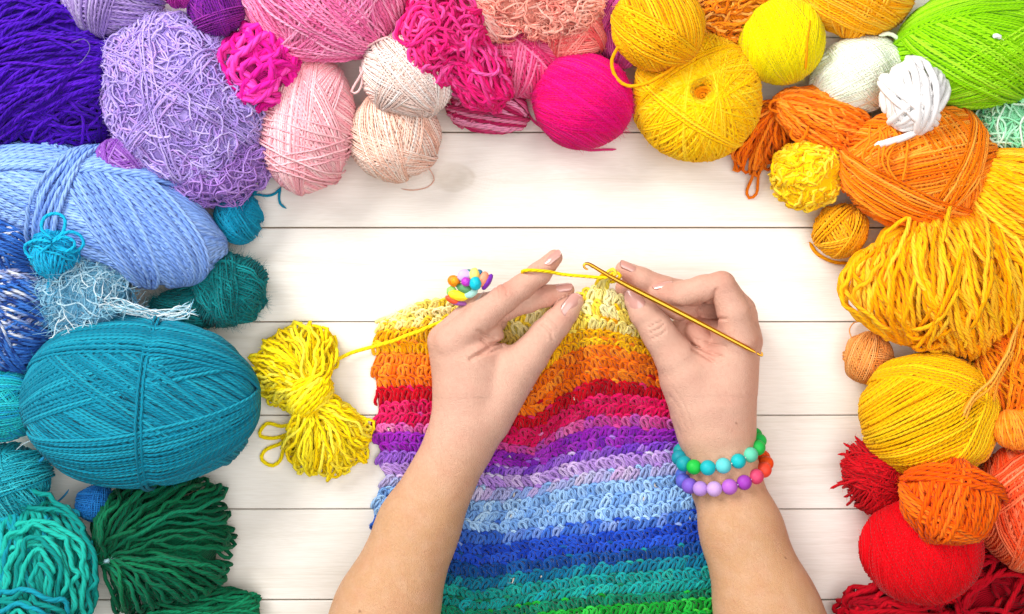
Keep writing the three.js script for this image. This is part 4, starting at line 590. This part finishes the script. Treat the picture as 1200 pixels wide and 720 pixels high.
function buildArm(spec) {
  const palm = group(spec.palm.map(([a, b, ys]) => capsule(a, b, ys)), 16 * S), fingers = spec.fingers.map(j => chain(j, 4 * S)), extra = spec.bumps ?? [];
  const creases = (spec.creases ?? []).map(c => { const h = c.h ?? 80, P = c.pts.map(([x, y]) => { const q = at(x, y, h); return [q.x, q.z]; }); return { P, d: c.d * S * 1.6, w: c.w * S, lo: [Math.min(...P.map(p => p[0])), Math.min(...P.map(p => p[1]))], hi: [Math.max(...P.map(p => p[0])), Math.max(...P.map(p => p[1]))], ymin: (c.ymin ?? 30) * S }; });
  const base = (x, y, z) => { const p = palm.f(x, y, z); let d = p; for (const f of fingers) { const q = f.f(x, y, z); d = smin(d, q < 0.03 ? smin(p, q, 8 * S) : q, 1.6 * S); } return d; };
  const f = (x, y, z) => { let d = base(x, y, z); if (d < 0.006 && d > -0.006) { for (const c of creases) { const m = 3 * c.w; if (y < c.ymin || x < c.lo[0] - m || x > c.hi[0] + m || z < c.lo[1] - m || z > c.hi[1] + m) continue; d += c.d * Math.exp(-segDist2(x, z, c.P) / (c.w * c.w)); } d += 0.14 * S * noise3(x * 70, y * 70, z * 70); } return d; };
  const lo = [0, 1, 2].map(i => Math.min(palm.lo[i], ...fingers.map(q => q.lo[i])) - 0.004), hi = [0, 1, 2].map(i => Math.max(palm.hi[i], ...fingers.map(q => q.hi[i])) + 0.004);
  const { pos, idx } = surfaceNet(f, lo, hi, 0.0015), nn = [], uv = [], cc = [], tan = C('#cd9d74'), pink = C('#dcac97'), red = C('#c87866'), pale = C('#e0b89e'), mole = C('#7a4a36'), c = C('#fff');
  for (let i = 0; i < pos.length; i += 3) {
    let [x, y, z] = [pos[i], pos[i + 1], pos[i + 2]];
    for (let s = 0; s < 2; s++) { const d = f(x, y, z), g = grad(f, x, y, z); x -= g.x * d; y -= g.y * d; z -= g.z * d; }
    pos[i] = x; pos[i + 1] = y; pos[i + 2] = z; const g = grad(f, x, y, z); nn.push(g.x, g.y, g.z); uv.push(x / 0.05, (z + y * 0.7) / 0.05);
    const py = 360 + z / kOf(60), px = 600 + x / kOf(60);
    c.copy(pink).lerp(tan, sstep(470, 620, py)); c.lerp(pale, 0.18 * clamp(noise3(x * 60, y * 60, z * 60) + .3, 0, 1)); c.lerp(red, 0.12 * clamp(noise3(x * 35 + 9, y * 35, z * 35), 0, 1)); c.lerp(red, 0.16 * clamp(noise3(x * 260, y * 260, z * 260 + 3), 0, 1)); c.lerp(pale, 0.2 * clamp(noise3(x * 420, y * 420, z * 420 + 7), 0, 1));
    for (const [bx, by, br, ba] of spec.blush ?? []) c.lerp(red, ba * Math.exp(-((px - bx) ** 2 + (py - by) ** 2) / (br * br)));
    for (const [mx, my, mr] of spec.moles ?? []) if ((px - mx) ** 2 + (py - my) ** 2 < mr * mr) c.lerp(mole, 0.75);
    cc.push(c.r, c.g, c.b);
  }
  const g = new THREE.BufferGeometry(); g.setAttribute('position', new THREE.Float32BufferAttribute(pos, 3)); g.setAttribute('normal', new THREE.Float32BufferAttribute(nn, 3)); g.setAttribute('uv', new THREE.Float32BufferAttribute(uv, 2)); g.setAttribute('color', new THREE.Float32BufferAttribute(cc, 3)); g.setIndex(idx); triangles += idx.length / 3;
  const arm = mesh('arm', g, M_skin, person);
  for (const nl of spec.nails) {                     // a nail plate wrapped on the finger end: c centre, ax towards the tip, up outward, half length, half width
    const c0 = at(...nl.c), ax = V(...nl.ax).normalize(), up = V(...nl.up); up.addScaledVector(ax, -up.dot(ax)).normalize(); const sd = V().crossVectors(ax, up), hl = nl.l * S, hw = nl.w * S, NU = 16, NV = 12, p = [], ix = [], row = NV + 1;
    const drop = q => { q = q.clone().addScaledVector(up, 0.014); for (let k = 0; k < 60; k++) { const d = f(q.x, q.y, q.z); if (d < 0.00003) break; q.addScaledVector(up, -Math.min(d, 0.002) * 0.9); } return q; };
    const qa = drop(c0.clone().addScaledVector(ax, -0.75 * hl)), qb = drop(c0.clone().addScaledVector(ax, 0.15 * hl)); ax.subVectors(qb, qa).normalize(); up.addScaledVector(ax, -up.dot(ax)).normalize(); sd.crossVectors(ax, up);
    const o0 = qa.clone().addScaledVector(ax, 0.75 * hl).addScaledVector(up, 0.0008), Rn = hw * 1.25;
    for (let s = 0; s < 2; s++) for (let i = 0; i <= NU; i++) for (let j = 0; j <= NV; j++) {
      const a = i / NU * 2 - 1, b = j / NV * 2 - 1, end = a > 0 ? Math.sqrt(1 - 0.45 * Math.pow(a, 5)) : Math.sqrt(1 - 0.5 * Math.pow(-a, 5)), be = b * 0.93 * end;
      const q = o0.clone().addScaledVector(ax, a * hl * (a > 0 ? 1 - 0.22 * b * b : 1 - 0.24 * b * b)).addScaledVector(sd, Rn * Math.sin(be)).addScaledVector(up, Rn * (Math.cos(be) - 1) * 0.85 - 0.06 * hl * a * a * (a > 0 ? 1 : 2.2) + (s ? -0.0012 : 0)); p.push(q.x, q.y, q.z);
      if (i && j) { const o = s * row * (NU + 1), A = o + (i - 1) * row + j - 1, E = A + row; s ? ix.push(A, A + 1, E + 1, A, E + 1, E) : ix.push(A, E + 1, A + 1, A, E, E + 1); }
    }
    const o = row * (NU + 1); for (let i = 0; i < NU; i++) for (const j of [0, NV]) { const A = i * row + j, E = A + row; ix.push(A, E, A + o, E, E + o, A + o); } for (let j = 0; j < NV; j++) for (const i of [0, NU]) { const A = i * row + j, E = A + 1; ix.push(A, E, A + o, E, E + o, A + o); }
    const ng = new THREE.BufferGeometry(); ng.setAttribute('position', new THREE.Float32BufferAttribute(p, 3)); ng.setIndex(ix); ng.computeVertexNormals(); triangles += ix.length / 3; mesh('fingernail', ng, M_nail, arm);
  }
  return f;
}
const sdfL = buildArm({
  palm: [[[400, 850, 90, 70], [453, 716, 68, 59], 0.9], [[453, 716, 68, 59], [490, 618, 58, 46], 0.92], [[490, 618, 58, 46], [541, 514, 50, 37], 0.9], [[541, 514, 50, 37], [546, 480, 50, 37], 0.95],
    [[556, 488, 58, 26], [531, 404, 66, 20]], [[544, 486, 48, 28], [521, 404, 52, 17]], [[542, 486, 36, 24], [523, 412, 36, 16]], [[546, 488, 26, 18], [534, 424, 24, 13]],
    [[572, 492, 52, 26], [606, 434, 60, 23]], [[560, 450, 58, 24], [590, 424, 60, 15]], [[548, 452, 60, 26], [560, 420, 64, 20]], [[552, 424, 60, 24], [572, 392, 62, 17]]],
  fingers: [
    [[530, 400, 70, 20], [566, 370, 80, 18], [591, 350, 84, 16], [612, 336, 84, 14], [632, 321, 82, 13.5], [650, 302, 80, 9.5]],
    [[520, 398, 54, 18], [560, 362, 60, 17], [588, 358, 66, 19], [618, 352, 68, 14.5], [640, 347, 67, 12.5], [665, 340, 66, 8.5]],
    [[522, 404, 38, 16], [552, 370, 38, 15], [574, 362, 36, 13], [582, 376, 28, 12], [572, 392, 24, 10]],
    [[534, 420, 24, 13], [554, 392, 22, 12.5], [568, 390, 20, 11], [570, 404, 18, 10], [560, 414, 18, 9]],
    [[574, 486, 54, 26], [606, 434, 62, 24], [620, 418, 65, 22], [640, 392, 70, 18.5], [652, 379, 72, 17], [664, 365, 74, 14.5], [675, 353, 75, 9.5]]],
  creases: [{ pts: [[634, 380], [640, 384], [646, 391], [648, 399]], d: 0.9, w: 1.3, h: 86 }, { pts: [[640, 374], [647, 379], [653, 387]], d: 0.7, w: 1.2, h: 86 }, { pts: [[630, 386], [636, 391], [640, 398]], d: 0.6, w: 1.2, h: 86 },
    { pts: [[552, 421], [565, 413], [580, 404], [590, 400]], d: 2.2, w: 2.2, h: 82 }, { pts: [[560, 416], [574, 414], [588, 407]], d: 1.2, w: 1.6, h: 82 }, { pts: [[564, 398], [572, 404], [584, 402]], d: 1.6, w: 1.8, h: 84 }, { pts: [[560, 388], [569, 394], [580, 396]], d: 1.2, w: 1.6, h: 86 },
    { pts: [[580, 334], [585, 341], [586, 349]], d: 0.6, w: 1.2, h: 98 }, { pts: [[588, 332], [593, 338], [594, 346]], d: 0.6, w: 1.2, h: 98 }],
  blush: [[592, 338, 12, 0.5], [650, 312, 12, 0.3], [572, 408, 12, 0.35], [640, 345, 14, 0.4], [664, 372, 10, 0.25], [508, 395, 14, 0.15]],
  moles: [[428, 703, 1.5], [490, 612, 0.9]],
  nails: [{ c: [672, 358, 88], ax: [0.70, 0.05, -0.71], up: [0.12, 1, 0.30], l: 15, w: 9 }, { c: [647, 302, 88], ax: [0.72, -0.08, -0.70], up: [-0.55, 0.75, -0.5], l: 12, w: 6.5 }, { c: [661, 337, 72], ax: [0.97, 0, -0.2], up: [-0.1, 0.8, -0.75], l: 10, w: 6 }],
});
const sdfR = buildArm({
  palm: [[[960, 850, 90, 70], [899, 716, 68, 59], 0.9], [[899, 716, 68, 59], [869, 622, 58, 46], 0.92], [[869, 622, 58, 46], [848, 556, 51, 39], 0.9], [[848, 556, 51, 39], [838, 506, 50, 38], 0.9],
    [[846, 500, 52, 38], [862, 400, 76, 24]], [[838, 500, 44, 38], [864, 402, 58, 24]], [[842, 500, 36, 32], [868, 402, 40, 20]], [[844, 502, 28, 26], [872, 406, 24, 16]],
    [[828, 500, 56, 32], [804, 440, 66, 27]], [[836, 470, 58, 34], [832, 432, 62, 26]], [[820, 470, 56, 34], [806, 444, 62, 28]], [[806, 384, 36, 14], [856, 392, 40, 22]], [[806, 420, 40, 20], [806, 390, 34, 16]]],
  fingers: [
    [[866, 396, 82, 23], [860, 366, 92, 19], [846, 334, 96, 15.5], [824, 338, 92, 15], [800, 344, 86, 14.5], [784, 344, 83, 13], [770, 343, 80, 10]],
    [[870, 398, 62, 21], [868, 364, 64, 17], [850, 340, 64, 15], [812, 344, 66, 14], [780, 338, 70, 13.5], [752, 327, 74, 13], [731, 316, 77, 10]],
    [[874, 400, 44, 19], [872, 370, 40, 15], [848, 356, 36, 14], [816, 360, 46, 13], [794, 362, 58, 12.5], [764, 350, 66, 12.5], [732, 338, 66, 11]],
    [[876, 404, 26, 16], [874, 378, 22, 14], [850, 366, 22, 13], [824, 374, 40, 12.5], [816, 388, 58, 11.5], [822, 398, 66, 10.5]],
    [[826, 490, 58, 28], [804, 440, 68, 27], [792, 420, 73, 24], [774, 394, 78, 20], [768, 384, 79, 19], [754, 367, 81, 16.5], [743, 353, 82, 11.5]]],
  creases: [{ pts: [[761, 384], [768, 380], [775, 377]], d: 0.9, w: 1.3, h: 96 }, { pts: [[763, 390], [772, 386], [779, 380]], d: 0.8, w: 1.3, h: 96 }, { pts: [[766, 397], [774, 393], [780, 388]], d: 0.6, w: 1.2, h: 96 },
    { pts: [[826, 362], [834, 352], [838, 340]], d: 1.6, w: 1.8, h: 100 }, { pts: [[824, 364], [828, 373], [838, 374], [850, 374]], d: 1.2, w: 1.6, h: 100 }, { pts: [[814, 404], [828, 412], [846, 418]], d: 1.2, w: 1.6, h: 92 }, { pts: [[812, 410], [824, 416], [836, 424]], d: 1.4, w: 1.6, h: 92 }, { pts: [[818, 398], [836, 404], [850, 406]], d: 0.9, w: 1.4, h: 92 },
    { pts: [[784, 462], [795, 478], [802, 500]], d: 0.25, w: 1.3, h: 76 }, { pts: [[788, 455], [801, 474], [810, 500]], d: 0.28, w: 1.3, h: 82 }, { pts: [[783, 475], [790, 492], [797, 508]], d: 0.25, w: 1.2, h: 70 }],
  blush: [[838, 330, 14, 0.3], [730, 330, 14, 0.55], [775, 340, 14, 0.4], [820, 380, 18, 0.5], [828, 412, 12, 0.35], [888, 400, 10, 0.35]],
  moles: [[858, 493, 1.1], [914, 648, 1.3]],
  nails: [{ c: [743, 352, 96], ax: [-0.55, 0.02, -0.83], up: [-0.18, 1, 0.1], l: 14, w: 9 }, { c: [776, 332, 88], ax: [-0.99, -0.1, 0.03], up: [0, 0.55, -0.85], l: 12, w: 6 }, { c: [735, 313, 82], ax: [-0.88, 0.1, -0.45], up: [0.2, 0.75, -0.6], l: 10, w: 6 }],
});

/* ---------------------------------------------------------------- hook, strand, ring, bracelets */
const M_gold = new THREE.MeshPhysicalMaterial({ color: C('#e6a93a'), metalness: 1, roughness: 0.4 }); M_gold.name = 'anodised_gold';
{
  const hook = new THREE.Group(); hook.name = 'crochet_hook'; tag(hook, 'golden metal crochet hook held in the hand with bracelets', 'crochet hook'); top(hook);
  const build = (name, pts, rad, n, sq = 1) => { const cv = new THREE.CatmullRomCurve3(pts.map(p => at(...p)), false, 'centripetal'), y = new Yarn(5); y.tube(cv.getSpacedPoints(n), t => rad(t) * S, C('#fff'), 14); const g = y.geo(); g.deleteAttribute('color'); return mesh(name, g, M_gold, hook); };
  build('shaft', [[886, 413.5, 104], [830, 384, 107], [780, 358, 108], [740, 337.5, 107], [712, 322.5, 104]], t => t < 0.06 ? lerp(1.6, 2.5, t / 0.06) : t > 0.8 ? lerp(3.2, 2.5, (t - .8) / .2) : 2.6 + 0.6 * sstep(0.2, 0.5, t), 60);
  build('head', [[713, 323, 104], [704, 317.6, 103], [695, 312.2, 103], [689, 309.2, 103], [685.4, 309.6, 103], [684.4, 312, 103], [686.2, 314.8, 103], [689.4, 316.2, 103]], t => t < 0.5 ? lerp(2.5, 2.0, t / 0.5) : lerp(2.3, 0.9, (t - .5) / .5), 46);
  build('tail_tip', [[887, 414, 104], [890.5, 415.9, 104], [893, 417, 104], [893.4, 414.8, 104], [892.4, 412.6, 104]], t => lerp(1.7, 0.8, t), 20);
}
tag(top(mesh('yarn_strand', (() => { const y = new Yarn(8); y.fz = { p: .15, len: 3, w: .25 }; strand(y, [[626, 327, 82], [616, 323, 84], [612, 318.5, 90], [618, 316.8, 98], [630, 317.4, 99], [642, 318.6, 97.5], [652, 320.5, 93], [658, 321.6, 92], [680, 323.6, 96], [700, 325, 101], [712, 325.5, 104]], 2.1, '#fbd716', 8, 0.3, 3); return y.geo(); })(), M_mid)), 'taut yellow yarn strand between forefinger and crochet hook', 'yarn strand');
const clay = {}; const M_clay = h => clay[h] ??= Object.assign(new THREE.MeshPhysicalMaterial({ color: C(h), roughness: 0.42, specularIntensity: 0.5 }), { name: 'polymer_clay' });
{
  const ring = new THREE.Group(); ring.name = 'finger_ring'; tag(ring, 'chunky clay flower ring of rainbow petals on the hand without bracelets', 'ring'); top(ring);
  const petal = (name, x, y, h, a, b, v, rot, col, tilt = 0) => { const g = new THREE.SphereGeometry(1, 28, 20), p = g.attributes.position; for (let i = 0; i < p.count; i++) { const s = 1 + 0.05 * noise3(p.getX(i) * 1.7 + x, p.getY(i) * 1.7, p.getZ(i) * 1.7 + y), cup = -0.25 * (p.getX(i) ** 2); p.setXYZ(i, p.getX(i) * s, p.getY(i) * s + (name === 'petal' ? cup * 0.4 : 0), p.getZ(i) * s); } g.computeVertexNormals(); const m = mesh(name, g, M_clay(col), ring), k = kOf(h); m.position.copy(at(x + 3, y + 2.5, h - 2)); m.scale.set(a * k * 1.22, v * k * 1.3, b * k * 1.22); m.rotation.set(0, -rot * D2R, tilt * D2R, 'YXZ'); };
  [[529, 327, 78, 6.5, 5.5, 4, 20, '#f48a16'], [541, 321, 80, 7, 6.5, 4, -30, '#c9b3e6'], [553, 320, 82, 5, 7, 4, 0, '#f4e678'], [563, 325, 80, 5, 8, 4, 25, '#f49a78'], [568, 328, 77, 3.5, 9, 5, 32, '#7a2fb4'], [526, 339, 74, 5, 5, 4, 0, '#9bd86a'], [534, 344, 78, 10, 5, 4, 12, '#f6de2c'], [527, 349, 73, 7.5, 3.5, 4, 24, '#ee5a34'], [535, 353, 71, 9, 2.6, 4, 8, '#9a5aa8'], [542, 336, 80, 9, 4.5, 4, 20, '#5f9c68'], [547, 317, 78, 4, 3, 3, 20, '#3a8890'], [559, 317, 79, 3, 3, 3, -20, '#3a7aa0'], [549, 341, 80, 7, 4.5, 3.5, -30, '#a6dcd2']].forEach(a => petal('petal', ...a));
  petal('bead', 543, 328, 88, 4.6, 4.6, 4.6, 0, '#bf3cc4'); petal('bead', 554, 330, 90, 5.8, 6.8, 5.5, 0, '#12bcd0'); petal('bead', 530, 327, 84, 4, 4, 4, 0, '#fba51e');
  const g = new THREE.TorusGeometry(17.5 * kOf(60), 1.4 * S, 10, 40); const b = mesh('band', g, M_clay('#cfc4bd'), ring); b.position.copy(at(556, 357, 58)); b.rotation.y = -38 * D2R + Math.PI / 2; b.rotation.order = 'YXZ';
}
const M_bead = {};
function bracelet(label, cxp, cyp, hc, rx, rv, tiltY, sag, cols, beadR, n0) {
  const g = new THREE.Group(); g.name = 'bracelet'; tag(g, label, 'bracelet', 'bead bracelets on one wrist'); top(g);
  const N = cols.length, geoS = (() => { const q = new THREE.SphereGeometry(1, 28, 20); return q; })();
  for (let i = 0; i < N; i++) {
    const a = (n0 + i / N * 360) * D2R, x = cxp + rx * Math.cos(a), h = hc + rv * Math.sin(a), y = cyp + tiltY * Math.cos(a) + sag * Math.sin(a);
    M_bead[cols[i]] ??= Object.assign(new THREE.MeshPhysicalMaterial({ color: C(cols[i]), roughness: 0.5, specularIntensity: 0.5 }), { name: 'matte_bead' });
    const m = mesh('bead', geoS, M_bead[cols[i]], g), k = kOf(h); m.position.copy(at(x, y, h)); m.scale.setScalar(beadR * k * (0.96 + 0.07 * ((i * 37) % 10) / 10));
  }
  const t = new THREE.Shape(); const P = []; for (let i = 0; i < 60; i++) { const a = i / 60 * 2 * Math.PI; P.push(at(cxp + rx * Math.cos(a), cyp + tiltY * Math.cos(a) + sag * Math.sin(a), hc + rv * Math.sin(a))); }
  mesh('cord', new THREE.TubeGeometry(new THREE.CatmullRomCurve3(P, true), 80, 0.9 * S, 6, true), M_clay('#e6e0da'), g);
}
// angles run from the outer side of the wrist over its top and back underneath
bracelet('green and turquoise bead bracelet nearer the hand', 843, 527, 51, 47, 43, -8, 20, ['#1fc456', '#22b84e', '#62c8a8', '#17b9bd', '#62cfd2', '#19b4bc', '#1dbb44', '#129aa4', '#1490a0', '#159a9c', '#23b060', '#17a9ad', '#5cc4c8', '#17a9ad', '#1fb84e', '#1fb84e'], 9.2, -6);
bracelet('purple pink and orange bead bracelet nearer the elbow', 849, 552, 51, 49, 44, -8, 20, ['#f2541c', '#ee4a34', '#d8466e', '#a03cb4', '#b866cc', '#caa2dc', '#b58ad4', '#7a58c4', '#5a62c8', '#4a6ac8', '#5a62c8', '#8a4cc0', '#a03cb4', '#c84a8e', '#ec5a3c', '#f2541c', '#f2541c'], 9.2, -2);
console.log('triangles', triangles);
renderer.render(scene, camera);
